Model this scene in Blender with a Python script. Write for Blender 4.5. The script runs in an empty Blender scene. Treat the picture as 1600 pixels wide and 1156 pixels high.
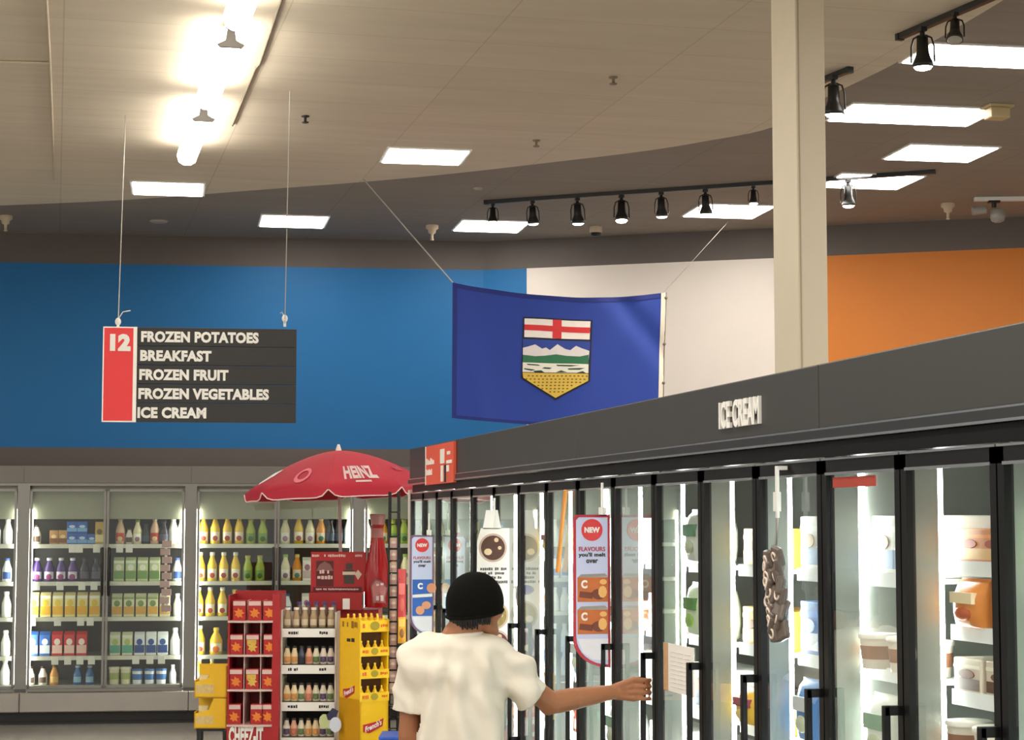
import bpy, bmesh, math, random
from mathutils import Vector, Matrix, noise
PI = math.pi
random.seed(7)
scene = bpy.context.scene
C = scene.collection

# ------------------------------------------------------------------ camera, world, exposure
FPX = 3000.0                       # focal length in pixels of the 1600 px wide frame
HOR = 817.0                        # image row of the horizon
CAMZ = 1.85
PITCH = math.atan((HOR - 578) / FPX)
YAW = math.atan((800 - 85) / FPX * math.cos(PITCH))   # the aisle runs along +Y
FW = Vector((math.sin(YAW) * math.cos(PITCH), math.cos(YAW) * math.cos(PITCH), math.sin(PITCH)))
RT = Vector((math.cos(YAW), -math.sin(YAW), 0))
UP = RT.cross(FW)
CAM = Vector((0, 0, CAMZ))
cam_data = bpy.data.cameras.new('camera')
cam_data.sensor_fit = 'HORIZONTAL'; cam_data.sensor_width = 36; cam_data.lens = FPX / 1600 * 36
cam_data.clip_end = 200
cam = bpy.data.objects.new('camera', cam_data); C.objects.link(cam)
cam.matrix_world = Matrix.Translation(CAM) @ Matrix((RT, UP, -FW)).transposed().to_4x4()
scene.camera = cam

world = bpy.data.worlds.new('store_ambient'); scene.world = world; world.use_nodes = True
world.node_tree.nodes['Background'].inputs[0].default_value = (1.0, 0.94, 0.86, 1)
world.node_tree.nodes['Background'].inputs[1].default_value = 0.6
scene.view_settings.view_transform = 'Standard'
scene.view_settings.look = 'None'
scene.view_settings.gamma = 1.0
scene.view_settings.exposure = 0.5
scene.cycles.transparent_max_bounces = 16
scene.cycles.max_bounces = 8
scene.cycles.caustics_reflective = False
scene.cycles.caustics_refractive = False
scene.cycles.sample_clamp_indirect = 6

CEIL = 4.69
def fill_area(name, x, y, z, sx, sy, power, col=(1, 0.95, 0.87)):
    l = bpy.data.lights.new(name, 'AREA'); l.shape = 'RECTANGLE'; l.size = sx; l.size_y = sy
    l.energy = power; l.color = col
    o = bpy.data.objects.new(name, l); C.objects.link(o); o.location = (x, y, z)
    return o
# overhead area lights added to fill the room, in place of unseen fluorescent rows
for xx, y0, y1, pw in ((1.0, -7, 9, 190), (-3.3, -7, 15, 330), (-7.6, -7, 17, 330), (6.0, -7, 15, 330)):
    fill_area('ceiling_row_fill', xx, (y0 + y1) / 2, CEIL - 0.2, 0.4, y1 - y0, pw)

# ------------------------------------------------------------------ projection helpers (places on real planes)
def ray(px, py):
    return FW + RT * ((px - 800) / FPX) + UP * ((578 - py) / FPX)
def at_x(px, py, X):
    d = ray(px, py); return CAM + d * (X / d.x)
def at_y(px, py, Y):
    d = ray(px, py); return CAM + d * (Y / d.y)
def at_z(px, py, Z):
    d = ray(px, py); return CAM + d * ((Z - CAMZ) / d.z)
FWH = Vector((math.sin(YAW), math.cos(YAW), 0))
def at_d(px, py, D):
    d = ray(px, py); return CAM + d * (D / d.dot(FWH))
def at_pl(px, py, p, n):
    d = ray(px, py); return CAM + d * ((p - CAM).dot(n) / d.dot(n))
def ld(l, d, z=0.0):               # lateral, depth -> world
    return Vector((l * RT.x + d * FWH.x, l * RT.y + d * FWH.y, z))

# ------------------------------------------------------------------ materials
def lin(c):
    return tuple(((v / 255) / 12.92 if v / 255 <= 0.04045 else ((v / 255 + 0.055) / 1.055) ** 2.4) for v in c)
MATS = {}
def M(name, rgb=(128, 128, 128), rough=0.5, metal=0.0, vary=0.06, nscale=20, emit=None, bump=0.0, bscale=60, spec=0.5, sheen=0):
    if name in MATS: return MATS[name]
    m = bpy.data.materials.new(name); m.use_nodes = True
    nt = m.node_tree; b = nt.nodes['Principled BSDF']
    c = lin(rgb)
    b.inputs['Base Color'].default_value = (*c, 1)
    b.inputs['Roughness'].default_value = rough
    b.inputs['Metallic'].default_value = metal
    b.inputs['Specular IOR Level'].default_value = spec
    if vary or bump:
        tc = nt.nodes.new('ShaderNodeTexCoord')
        if vary:
            n = nt.nodes.new('ShaderNodeTexNoise'); n.inputs['Scale'].default_value = nscale; n.inputs['Detail'].default_value = 3
            nt.links.new(tc.outputs['Object'], n.inputs['Vector'])
            mx = nt.nodes.new('ShaderNodeMix'); mx.data_type = 'RGBA'
            mx.inputs[6].default_value = (*[v * (1 - vary) for v in c], 1)
            mx.inputs[7].default_value = (*[min(1, v * (1 + vary)) for v in c], 1)
            nt.links.new(n.outputs['Fac'], mx.inputs[0]); nt.links.new(mx.outputs[2], b.inputs['Base Color'])
        if bump:
            n2 = nt.nodes.new('ShaderNodeTexNoise'); n2.inputs['Scale'].default_value = bscale
            nt.links.new(tc.outputs['Object'], n2.inputs['Vector'])
            bp = nt.nodes.new('ShaderNodeBump'); bp.inputs['Strength'].default_value = bump; bp.inputs['Distance'].default_value = 0.01
            nt.links.new(n2.outputs['Fac'], bp.inputs['Height']); nt.links.new(bp.outputs['Normal'], b.inputs['Normal'])
    if emit:
        b.inputs['Emission Color'].default_value = (*c, 1); b.inputs['Emission Strength'].default_value = emit
    MATS[name] = m
    return m
def col(rgb, rough=0.45):
    return M('paint_%02x%02x%02x' % tuple(rgb), rgb, rough, vary=0.05)
def glass_mat(name, tint, boost, base=0.0):
    m = bpy.data.materials.new(name); m.use_nodes = True; nt = m.node_tree
    nt.nodes.remove(nt.nodes['Principled BSDF']); out = nt.nodes['Material Output']
    t = nt.nodes.new('ShaderNodeBsdfTransparent'); t.inputs[0].default_value = (*tint, 1)
    g = nt.nodes.new('ShaderNodeBsdfGlossy'); g.inputs['Roughness'].default_value = 0.01; g.inputs[0].default_value = (1, 1, 1, 1)
    f = nt.nodes.new('ShaderNodeFresnel'); f.inputs[0].default_value = 1.5
    ma = nt.nodes.new('ShaderNodeMath'); ma.operation = 'MULTIPLY_ADD'; ma.use_clamp = True
    ma.inputs[1].default_value = boost; ma.inputs[2].default_value = base
    nt.links.new(f.outputs[0], ma.inputs[0])
    geo = nt.nodes.new('ShaderNodeNewGeometry'); inv = nt.nodes.new('ShaderNodeMath'); inv.operation = 'SUBTRACT'; inv.inputs[0].default_value = 1.0
    nt.links.new(geo.outputs['Backfacing'], inv.inputs[1])
    mm = nt.nodes.new('ShaderNodeMath'); mm.operation = 'MULTIPLY'
    nt.links.new(ma.outputs[0], mm.inputs[0]); nt.links.new(inv.outputs[0], mm.inputs[1])
    mx = nt.nodes.new('ShaderNodeMixShader')
    nt.links.new(mm.outputs[0], mx.inputs[0]); nt.links.new(t.outputs[0], mx.inputs[1]); nt.links.new(g.outputs[0], mx.inputs[2])
    nt.links.new(mx.outputs[0], out.inputs['Surface'])
    return m
def tile_mat(name, rgb, line, w, h, mortar, rough, bump=0.0):
    m = bpy.data.materials.new(name); m.use_nodes = True; nt = m.node_tree; b = nt.nodes['Principled BSDF']
    tc = nt.nodes.new('ShaderNodeTexCoord')
    br = nt.nodes.new('ShaderNodeTexBrick'); br.offset = 0.0; br.inputs['Scale'].default_value = 1.0
    br.inputs['Mortar Size'].default_value = mortar; br.inputs['Brick Width'].default_value = w; br.inputs['Row Height'].default_value = h
    c = lin(rgb)
    br.inputs['Color1'].default_value = (*c, 1); br.inputs['Color2'].default_value = (*[v * 0.965 for v in c], 1)
    br.inputs['Mortar'].default_value = (*lin(line), 1); br.inputs['Mortar Smooth'].default_value = 0.3
    nt.links.new(tc.outputs['Object'], br.inputs['Vector'])
    mp = nt.nodes.new('ShaderNodeMapping'); mp.inputs['Scale'].default_value = (0.7, 5.0, 1)
    nt.links.new(tc.outputs['Object'], mp.inputs['Vector'])
    n = nt.nodes.new('ShaderNodeTexNoise'); n.inputs['Scale'].default_value = 1.6; n.inputs['Detail'].default_value = 6
    nt.links.new(mp.outputs[0], n.inputs['Vector'])
    rmp = nt.nodes.new('ShaderNodeMapRange'); rmp.inputs[1].default_value = 0.3; rmp.inputs[2].default_value = 0.7
    rmp.inputs[3].default_value = 0.94; rmp.inputs[4].default_value = 1.03
    nt.links.new(n.outputs['Fac'], rmp.inputs[0])
    mx = nt.nodes.new('ShaderNodeMix'); mx.data_type = 'RGBA'; mx.blend_type = 'MULTIPLY'; mx.inputs[0].default_value = 1
    nt.links.new(br.outputs['Color'], mx.inputs[6]); nt.links.new(rmp.outputs[0], mx.inputs[7])
    nt.links.new(mx.outputs[2], b.inputs['Base Color'])
    b.inputs['Roughness'].default_value = rough
    return m

GLASS_F = glass_mat('freezer_glass', (0.965, 0.985, 0.975), 1.35, 0.01)
GLASS_C = glass_mat('cooler_glass', (0.93, 0.96, 0.93), 1.2, 0.01)
CREAM_CEIL = tile_mat('cream_ceiling_tiles', (218, 205, 184), (198, 184, 162), 1.2, 0.6, 0.005, 0.85)
GREY_CEIL = tile_mat('grey_ceiling_tiles', (148, 138, 127), (134, 125, 115), 1.2, 0.6, 0.006, 0.85)
FLOOR_M = tile_mat('polished_floor', (158, 153, 145), (136, 130, 124), 0.61, 0.61, 0.004, 0.16)
BLUE = M('blue_wall_paint', (18, 110, 172), 0.6, vary=0.04, nscale=3)
WHITEW = M('white_wall_paint', (236, 226, 216), 0.6, vary=0.03, nscale=4)
ORANGE = M('orange_wall_paint', (212, 124, 40), 0.6, vary=0.04, nscale=4)
GREYW = M('grey_wall_paint', (104, 96, 91), 0.7, vary=0.06, nscale=5)
GREYL = M('light_grey_panel', (122, 117, 112), 0.5, vary=0.05, nscale=5)
CHAR = M('charcoal_panel', (58, 58, 56), 0.45, vary=0.04, nscale=4)
BLACK = M('black_frame', (10, 10, 11), 0.45, vary=0.1, spec=0.25)
BLACKM = M('black_metal', (22, 21, 20), 0.4, vary=0.1)
STEEL = M('brushed_steel', (168, 163, 155), 0.2, 1.0, vary=0.08, nscale=6, bump=0.25, bscale=2.5)
ALU = M('aluminium_frame', (140, 139, 134), 0.35, 0.6, vary=0.05)
JAMB = M('grey_inner_jamb', (168, 174, 168), 0.22, 0.15, vary=0.05)
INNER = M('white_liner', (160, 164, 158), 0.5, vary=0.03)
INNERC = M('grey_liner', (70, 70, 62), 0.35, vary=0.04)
WHITE = M('white_enamel', (235, 235, 230), 0.4, vary=0.02)
PAPER = M('white_paper', (240, 238, 232), 0.6, vary=0.02)
INK = M('dark_ink', (38, 36, 38), 0.6, vary=0.05)
PRED = M('bright_red', (214, 42, 48), 0.45, vary=0.04)
LED = M('cool_led', (250, 255, 250), 0.5, emit=34.0, vary=0)
LEDC = M('cooler_led', (255, 252, 238), 0.5, emit=22.0, vary=0)
TROFF = M('troffer_diffuser', (255, 250, 240), 0.5, emit=11.0, vary=0)
TUBE = M('tube_diffuser', (255, 249, 236), 0.5, emit=12.0, vary=0)
LENS = M('spot_lens', (255, 240, 215), 0.5, emit=14.0, vary=0)
WIRE = M('steel_wire', (190, 186, 176), 0.4, 0.6, vary=0.05)

# ------------------------------------------------------------------ mesh builder
class MB:
    def __init__(s): s.v = []; s.f = []; s.sm = []; s.mi = []
    def add(s, vs, fs, smooth=False, mi=0):
        k = len(s.v); s.v += [tuple(p) for p in vs]
        for f in fs: s.f.append([i + k for i in f]); s.sm.append(smooth); s.mi.append(mi)
        return s
    def box(s, x0, x1, y0, y1, z0, z1, mi=0):
        v = [(x, y, z) for z in (z0, z1) for y in (y0, y1) for x in (x0, x1)]
        return s.add(v, [(0, 2, 3, 1), (4, 5, 7, 6), (0, 1, 5, 4), (2, 6, 7, 3), (0, 4, 6, 2), (1, 3, 7, 5)], False, mi)
    def bbox(s, x0, x1, y0, y1, z0, z1, b=0.004, mi=0):      # bevelled box
        bm = bmesh.new(); bmesh.ops.create_cube(bm, size=1)
        for v in bm.verts:
            v.co = (x0 + (v.co.x + .5) * (x1 - x0), y0 + (v.co.y + .5) * (y1 - y0), z0 + (v.co.z + .5) * (z1 - z0))
        bmesh.ops.bevel(bm, geom=bm.edges[:], offset=b, segments=2, affect='EDGES', profile=0.5)
        bm.verts.ensure_lookup_table()
        s.add([v.co[:] for v in bm.verts], [[v.index for v in f.verts] for f in bm.faces], False, mi); bm.free(); return s
    def cyl(s, p0, p1, r0, r1=None, n=12, mi=0):
        return s.tube([p0, p1], [r0, r0 if r1 is None else r1], n, mi)
    def tube(s, pts, r, n=8, mi=0):
        pts = [Vector(p) for p in pts]
        if not isinstance(r, (list, tuple)): r = [r] * len(pts)
        vs = []; fs = []; ref = None
        for i, p in enumerate(pts):
            t = (pts[min(i + 1, len(pts) - 1)] - pts[max(i - 1, 0)]).normalized()
            if ref is None: ref = Vector((0, 0, 1)) if abs(t.z) < 0.9 else Vector((1, 0, 0))
            a = t.cross(ref).normalized(); b = a.cross(t).normalized(); ref = b
            for k in range(n):
                an = 2 * PI * k / n; vs.append(p + (a * math.cos(an) + b * math.sin(an)) * r[i])
        for i in range(len(pts) - 1):
            for k in range(n):
                fs.append((i * n + k, i * n + (k + 1) % n, (i + 1) * n + (k + 1) % n, (i + 1) * n + k))
        s.add(vs, fs, True, mi)
        m = len(pts) - 1
        s.add(vs[:n], [list(range(n))[::-1]], False, mi); s.add(vs[m * n:], [list(range(n))], False, mi)
        return s
    def lathe(s, prof, n=16, c=(0, 0, 0), sx=1, sy=1, mi=0, smooth=True):
        vs = []; fs = []
        for r, z in prof:
            for k in range(n):
                a = 2 * PI * k / n; vs.append((c[0] + r * sx * math.cos(a), c[1] + r * sy * math.sin(a), c[2] + z))
        for i in range(len(prof) - 1):
            for k in range(n): fs.append((i * n + k, i * n + (k + 1) % n, (i + 1) * n + (k + 1) % n, (i + 1) * n + k))
        s.add(vs, fs, smooth, mi)
        s.add(vs[:n], [list(range(n))[::-1]], False, mi); s.add(vs[-n:], [list(range(n))], False, mi)
        return s
    def ball(s, c, rx, ry=None, rz=None, n=12, m=8, mi=0):
        ry = rx if ry is None else ry; rz = rx if rz is None else rz
        prof = [(max(1e-4, math.sin(PI * i / m)), -math.cos(PI * i / m)) for i in range(m + 1)]
        vs = []; fs = []
        for r, z in prof:
            for k in range(n):
                a = 2 * PI * k / n; vs.append((c[0] + rx * r * math.cos(a), c[1] + ry * r * math.sin(a), c[2] + rz * z))
        for i in range(m):
            for k in range(n): fs.append((i * n + k, i * n + (k + 1) % n, (i + 1) * n + (k + 1) % n, (i + 1) * n + k))
        return s.add(vs, fs, True, mi)
    def prism(s, poly, y0, y1, mi=0):                # poly in x,z ; extruded along y (CCW seen from -y)
        n = len(poly)
        vs = [(x, y0, z) for x, z in poly] + [(x, y1, z) for x, z in poly]
        fs = [list(range(n)), list(range(2 * n - 1, n - 1, -1))] + [(i, i + n, (i + 1) % n + n, (i + 1) % n) for i in range(n)]
        return s.add(vs, fs, False, mi)
    def slab(s, poly, z0, z1, mi=0):                 # poly in x,y
        n = len(poly)
        vs = [(x, y, z0) for x, y in poly] + [(x, y, z1) for x, y in poly]
        fs = [list(range(n))[::-1], list(range(n, 2 * n))] + [(i, (i + 1) % n, (i + 1) % n + n, i + n) for i in range(n)]
        return s.add(vs, fs, False, mi)
    def mapv(s, fn):
        s.v = [tuple(fn(Vector(p))) for p in s.v]; return s
    def mesh(s, name, mats):
        me = bpy.data.meshes.new(name); me.from_pydata(s.v, [], s.f)
        me.polygons.foreach_set('use_smooth', s.sm); me.polygons.foreach_set('material_index', s.mi)
        for m in (mats if isinstance(mats, (list, tuple)) else [mats]): me.materials.append(m)
        bm = bmesh.new(); bm.from_mesh(me); bmesh.ops.recalc_face_normals(bm, faces=bm.faces[:]); bm.to_mesh(me); bm.free()
        me.update(); return me

def link(name, mesh, parent=None, loc=None, rz=0):
    o = bpy.data.objects.new(name, mesh); C.objects.link(o)
    if parent: o.parent = parent
    if loc is not None: o.location = loc
    if rz: o.rotation_euler = (0, 0, rz)
    return o
def obj(name, mb, mats, parent=None, loc=None, rz=0):
    return link(name, mb.mesh(name, mats), parent, loc, rz)
def tag(o, label, cat, group=None):
    o['label'] = label; o['category'] = cat
    if group: o['group'] = group
    return o
def thing(name, label, cat, loc=(0, 0, 0), rz=0, group=None):
    o = bpy.data.objects.new(name, None); C.objects.link(o); o.empty_display_size = 0.05
    o.location = loc; o.rotation_euler = (0, 0, rz)
    return tag(o, label, cat, group)
def struct(name, mb, mats):
    o = obj(name, mb, mats); o['kind'] = 'structure'; return o

TXT = {}
def text_mb(s, w, h, depth=0.002, bold=0.02, shear=0.0):
    """lettering fitted to a w x h box centred on 0 in x,z ; front at -y"""
    cu = bpy.data.curves.new('lettering', 'FONT'); cu.body = s; cu.size = 1; cu.offset = bold; cu.extrude = 0.01
    cu.resolution_u = 3; cu.shear = shear; cu.space_character = 1.05
    t = bpy.data.objects.new('lettering', cu); C.objects.link(t)
    dg = bpy.context.evaluated_depsgraph_get()
    me = bpy.data.meshes.new_from_object(t.evaluated_get(dg))
    vs = [v.co.copy() for v in me.vertices]; fs = [list(p.vertices) for p in me.polygons]
    bpy.data.objects.remove(t); bpy.data.meshes.remove(me); bpy.data.curves.remove(cu)
    x0 = min(v.x for v in vs); x1 = max(v.x for v in vs); y0 = min(v.y for v in vs); y1 = max(v.y for v in vs)
    mb = MB()
    mb.add([((v.x - (x0 + x1) / 2) / (x1 - x0) * w, -depth / 2 if v.z > 0 else depth / 2, (v.y - (y0 + y1) / 2) / (y1 - y0) * h) for v in vs], fs)
    return mb
def shift(mb, dx=0, dy=0, dz=0):
    return mb.mapv(lambda p: p + Vector((dx, dy, dz)))
def scribble(mb, x0, x1, z, h, y, seed=0, mi=0, t=0.001):     # a row of tiny illegible letter marks
    r = random.Random(seed); x = x0
    while x < x1 - 1e-6:
        w = h * r.uniform(0.5, 0.9); w = min(w, x1 - x)
        if r.random() > 0.14: mb.box(x, x + w * 0.8, y - t, y + t, z - h / 2 * r.uniform(0.6, 1), z + h / 2 * r.uniform(0.6, 1), mi)
        x += w
    return mb
def disc(cx, cz, rx, rz, n=24): return [(cx + rx * math.cos(2 * PI * k / n), cz + rz * math.sin(2 * PI * k / n)) for k in range(n)]
def rect(x0, x1, z0, z1): return [(x0, z0), (x1, z0), (x1, z1), (x0, z1)]

# ------------------------------------------------------------------ the shell
# back wall runs W1 (left, blue) to a corner and then W2 (white, orange)
A0 = ld(-4.99, 18.70); CORN = ld(-0.29, 19.29); B0 = ld(4.72, 17.71)
W1 = (CORN - A0).normalized(); W2 = (B0 - CORN).normalized()
A_END = CORN - W1 * 14; B_END = CORN + W2 * 9
N1 = Vector((W1.y, -W1.x, 0)); N2 = Vector((W2.y, -W2.x, 0))      # towards the camera
ZB0 = 2.585; ZB1 = 4.40
def wallband(mb, p, q, n, z0, z1, mi, th=0.15):
    a = [p, q, q - n * th, p - n * th]
    mb.slab([(v.x, v.y) for v in a], z0, z1, mi)
mb = MB()
wallband(mb, A_END, CORN, N1, 0, ZB0, 0); wallband(mb, A_END, CORN, N1, ZB0, ZB1, 1); wallband(mb, A_END, CORN, N1, ZB1, CEIL + .05, 0)
struct('wall_back', mb, [GREYW, BLUE])
s_w = (at_pl(823, 520, CORN, N2) - CORN).dot(W2); s_o = (at_pl(1250, 480, CORN, N2) - CORN).dot(W2)
mb = MB()
P1 = CORN + W2 * s_w; P2 = CORN + W2 * s_o
wallband(mb, CORN, B_END, N2, 0, ZB0 - .4, 0)
wallband(mb, CORN, P1, N2, ZB0 - .4, ZB1, 1); wallband(mb, P1, P2, N2, ZB0 - .4, ZB1, 2); wallband(mb, P2, B_END, N2, ZB0 - .4, ZB1, 3)
wallband(mb, CORN, B_END, N2, ZB1, CEIL + .05, 0)
struct('wall_right', mb, [GREYW, BLUE, WHITEW, ORANGE])
struct('floor', MB().box(-14, 14, -8, 24, -0.1, 0), FLOOR_M)
struct('ceiling', MB().box(-14, 14, -8, 24, CEIL, CEIL + 0.1), GREY_CEIL)
# cream painted part of the ceiling with its long curved edge, a lip below the grey part
ZC = CEIL - 0.035
cp = [(-300, 332), (0, 321), (200, 312), (400, 297), (570, 284), (700, 272), (850, 255), (1000, 237), (1100, 221), (1206, 199), (1291, 152), (1389, 104), (1480, 52), (1563, 3), (1700, -85), (1900, -220)]
pts = [at_z(x, y, ZC) for x, y in cp]
def catmull(p, k=6):
    out = []
    for i in range(len(p) - 1):
        a = p[max(i - 1, 0)]; b = p[i]; c = p[i + 1]; d = p[min(i + 2, len(p) - 1)]
        for j in range(k):
            t = j / k
            out.append(0.5 * ((2 * b) + (c - a) * t + (2 * a - 5 * b + 4 * c - d) * t * t + (3 * b - a - 3 * c + d) * t ** 3))
    return out + [p[-1]]
cur = catmull(pts)
poly = [(v.x, v.y) for v in cur] + [(cur[-1].x + 1.0, 2.0), (cur[-1].x + 1.0, -7.9), (-13.9, -7.9), (-13.9, cur[0].y - 1.2)]
mb = MB(); mb.slab(poly[::-1], ZC, CEIL - 0.002)
o = struct('ceiling_cream', mb, CREAM_CEIL)

# ------------------------------------------------------------------ ceiling fittings
def rot_to(o, v):
    o.rotation_euler = (0, 0, math.atan2(v.y, v.x))
def troffer(px0, px1, py0, py1, label, w=None, d=None):
    z = (ZC if 'cream' in label else CEIL) - 0.006
    a = at_z((px0 + px1) / 2, (py0 + py1) / 2, z)
    pw = (at_z(px1, (py0 + py1) / 2, z) - at_z(px0, (py0 + py1) / 2, z)).length
    dd = (at_z((px0 + px1) / 2, py0, z) - at_z((px0 + px1) / 2, py1, z)).length
    w = w or pw * 0.93; d = d or dd * 0.9
    t = thing('ceiling_light', label, 'ceiling light', (a.x, a.y, z), -0.06, 'recessed ceiling lights')
    mb = MB(); e = 0.02
    mb.box(-w/2 - e, w/2 + e, -d/2 - e, -d/2, -.006, .02); mb.box(-w/2 - e, w/2 + e, d/2, d/2 + e, -.006, .02)
    mb.box(-w/2 - e, -w/2, -d/2, d/2, -.006, .02); mb.box(w/2, w/2 + e, -d/2, d/2, -.006, .02)
    obj('frame', mb, WHITE, t)
    obj('diffuser', MB().bbox(-w/2, w/2, -d/2, d/2, -.012, .01, .005), TROFF, t)
    return t
troffer(205, 320, 284, 305, 'square white ceiling light left of the first sign wire, on cream ceiling edge')
troffer(598, 730, 232, 256, 'square white ceiling light on the cream ceiling above the flag wire')
troffer(405, 512, 336, 355, 'square white ceiling light on grey ceiling above the aisle sign')
troffer(712, 822, 344, 362, 'square white ceiling light behind the first black spotlight of the long track')
troffer(1077, 1199, 319, 340, 'square white ceiling light behind the spotlights just left of the pillar')
troffer(1290, 1430, 272, 294, 'square white ceiling light just right of the pillar, behind a single spotlight')
troffer(1394, 1545, 227, 251, 'square white ceiling light alone on grey ceiling at far right')
troffer(1300, 1550, 165, 193, 'long white ceiling light right of the pillar with a beige end fitting')
troffer(1414, 1722, 73, 104, 'largest long ceiling light, cut off by the right edge of the photo')
p = at_z(1558, 180, ZC - .03)
tag(obj('emergency_light', MB().bbox(-.07, .07, -.06, .06, -.03, .045, .01).box(-.09, .09, -.08, .08, .045, .06), M('beige_plastic', (196, 176, 132), .5), None, (p.x, p.y, CEIL - .062)), 'small beige fitting at the end of the long ceiling light', 'light fitting')

# suspended fluorescent strips in a row along the aisle
ZT = CEIL - 0.16
sx = at_z(325, 160, ZT).x
def strip(y0, y1, label):
    t = thing('strip_light', label, 'strip light', (sx, y0, ZT), 0, 'fluorescent strips above the aisle')
    L = y1 - y0
    mb = MB(); prof = [(-.065, .07), (-.075, .03), (-.06, -.02), (-.025, -.04), (.025, -.04), (.06, -.02), (.075, .03), (.065, .07)]
    n = len(prof); vs = [(x, 0, z) for x, z in prof] + [(x, L, z) for x, z in prof]
    mb.add(vs, [list(range(n)), list(range(2*n - 1, n - 1, -1))] + [(i, i + n, (i + 1) % n + n, (i + 1) % n) for i in range(n)])
    obj('diffuser', mb, TUBE, t)
    mb = MB(); mb.box(-.05, .05, .02, L - .02, .07, .085)
    obj('housing', mb, WHITE, t)
    for yy in (0.2, L - .2):
        obj('hanger', MB().cyl((0, yy, .085), (0, yy, 0.13), .008), WIRE, t)
def fy(py): return at_z(325, py, ZT).y
ys = [fy(251), fy(181), fy(162), fy(62), fy(34)]
strip(ys[1], ys[0], 'bright fluorescent strip light on cream ceiling, the farthest of the row')
strip(ys[3], ys[2], 'bright fluorescent strip light on cream ceiling, in the middle of the row')
strip(ys[4] - 1.75, ys[4], 'bright fluorescent strip light cut off by the top edge of photo')
for yb, lb in ((ys[1] - .03, 'grey flared bracket between the two farther strip lights'), (ys[3] - .03, 'grey flared bracket at the near end of the middle strip light')):
    mb = MB(); mb.prism([(-.075, -.03), (-.03, -.005), (-.02, .06), (.02, .06), (.03, -.005), (.075, -.03), (.06, -.045), (-.06, -.045)], -.012, .012)
    mb.box(-.03, .03, -.012, .012, .06, .157)
    tag(obj('light_bracket', mb, M('grey_bracket', (120, 115, 108), .5), None, (sx, yb, ZT)), lb, 'bracket', 'strip light brackets')

# black track and spotlights
def track(a, b, label, ztop=CEIL, over=0.0):
    pa = at_z(*a, ztop - .03); pb = at_z(*b, ztop - .03)
    d = (pb - pa).normalized(); pb = pb + d * over
    L = (pb - pa).length
    t = thing('light_track', label, 'track', (pa.x, pa.y, ztop - .03), math.atan2(d.y, d.x), 'spotlight tracks')
    obj('rail', MB().box(0, L, -.018, .018, -.004, .0305), BLACKM, t)
    obj('end_cap', MB().box(-.03, .0, -.022, .022, -.008, .0305), BLACKM, t)
    return pa, pb
def spot(px, py_rail, py_end, rail_z, label, aim=(0, 0), tilt=12, power=60):
    p = at_z(px, py_rail, rail_z)
    s = FPX / (p - CAM).dot(FWH)
    H = (py_end - py_rail) / s
    t = thing('track_spotlight', label, 'spotlight', (p.x, p.y, rail_z + .015), 0, 'black ceiling spotlights')
    k = H / 0.30
    obj('stem', MB().box(-.022 * k, .022 * k, -.03 * k, .03 * k, -.03 * k, 0).cyl((0, 0, -.03 * k), (0, 0, -.08 * k), .016 * k, .022 * k), BLACKM, t)
    rx = math.radians(tilt); az = math.atan2(aim[1], aim[0]) if aim != (0, 0) else 0
    # tilt the can about its top
    R = Matrix.Rotation(az, 4, 'Z') @ Matrix.Rotation(-rx, 4, 'Y') if aim != (0, 0) else Matrix.Identity(4)
    def place(mb): return mb.mapv(lambda v: R @ Vector((v.x, v.y, v.z + .07 * k)) - Vector((0, 0, .07 * k)))
    body = MB().lathe([(.02 * k, -.065 * k), (.038 * k, -.07 * k), (.042 * k, -.17 * k), (.05 * k, -.2 * k), (.07 * k, -.245 * k), (.072 * k, -.272 * k), (.06 * k, -.272 * k)], 18)
    obj('housing', place(body), BLACKM, t)
    yk = MB()
    for sgn in (-1, 1):
        yk.tube([(0, sgn * .02 * k, -.055 * k), (0, sgn * .06 * k, -.075 * k), (0, sgn * .076 * k, -.13 * k), (0, sgn * .078 * k, -.24 * k)], .007 * k, 6)
    obj('yoke', place(yk), BLACKM, t)
    obj('lens', place(MB().lathe([(.064 * k, -.271 * k), (.05 * k, -.288 * k), (.02 * k, -.296 * k)], 18)), LENS if power else M('unlit_lens', (170, 165, 155), .2), t)
    if power:
        l = bpy.data.lights.new('spot_beam', 'SPOT'); l.energy = power; l.spot_size = math.radians(75); l.spot_blend = 0.6; l.color = (1, .86, .68); l.shadow_soft_size = .05
        lo = bpy.data.objects.new('spot_beam', l); C.objects.link(lo); lo.parent = t
        d = R @ Vector((0, 0, -1)); lo.location = R @ Vector((0, 0, -.25 * k)) + d * 0.08
        lo.rotation_euler = d.to_track_quat('-Z', 'Y').to_euler()
    return t
pa, pb = track((762, 318), (1206, 288), 'long black track on grey ceiling, seen left of the pillar', over=1.35)
railz = CEIL - .05   # just under the rail
wall_dir = (-N2.x, -N2.y)
def rail_py(px):                       # where the long rail passes at this image column
    best = None
    for i in range(400):
        q = pa + (pb - pa) * (i / 399); v = Vector((q.x, q.y, railz)) - CAM
        x = 800 + FPX * v.dot(RT) / v.dot(FW); y = 578 - FPX * v.dot(UP) / v.dot(FW)
        if best is None or abs(x - px) < best[0]: best = (abs(x - px), y)
    return best[1]
ordn = ['leftmost', 'second', 'third', 'fourth', 'fifth', 'sixth']
for i, (px, pe) in enumerate(((770, 354), (832, 356), (902, 356), (971, 353), (1033, 345), (1102, 341), (1177, 325))):
    lb = 'black spotlight on the long track, %s' % ('nearest the pillar on its left' if i == 6 else ordn[i] + (' of the seven' if i == 0 else ' from the left of the seven'))
    spot(px, rail_py(px), pe, railz, lb, wall_dir if i % 3 else (-wall_dir[0] + .3, -wall_dir[1]), 10 if i % 3 else 6, 20)
spot(1325, rail_py(1325), 329, railz, 'black spotlight just right of the pillar, lit, alone', wall_dir, 4, 45)
track((1325, 113), (1272, 134), 'short black track end right of the pillar on cream ceiling', ZC)
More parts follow.
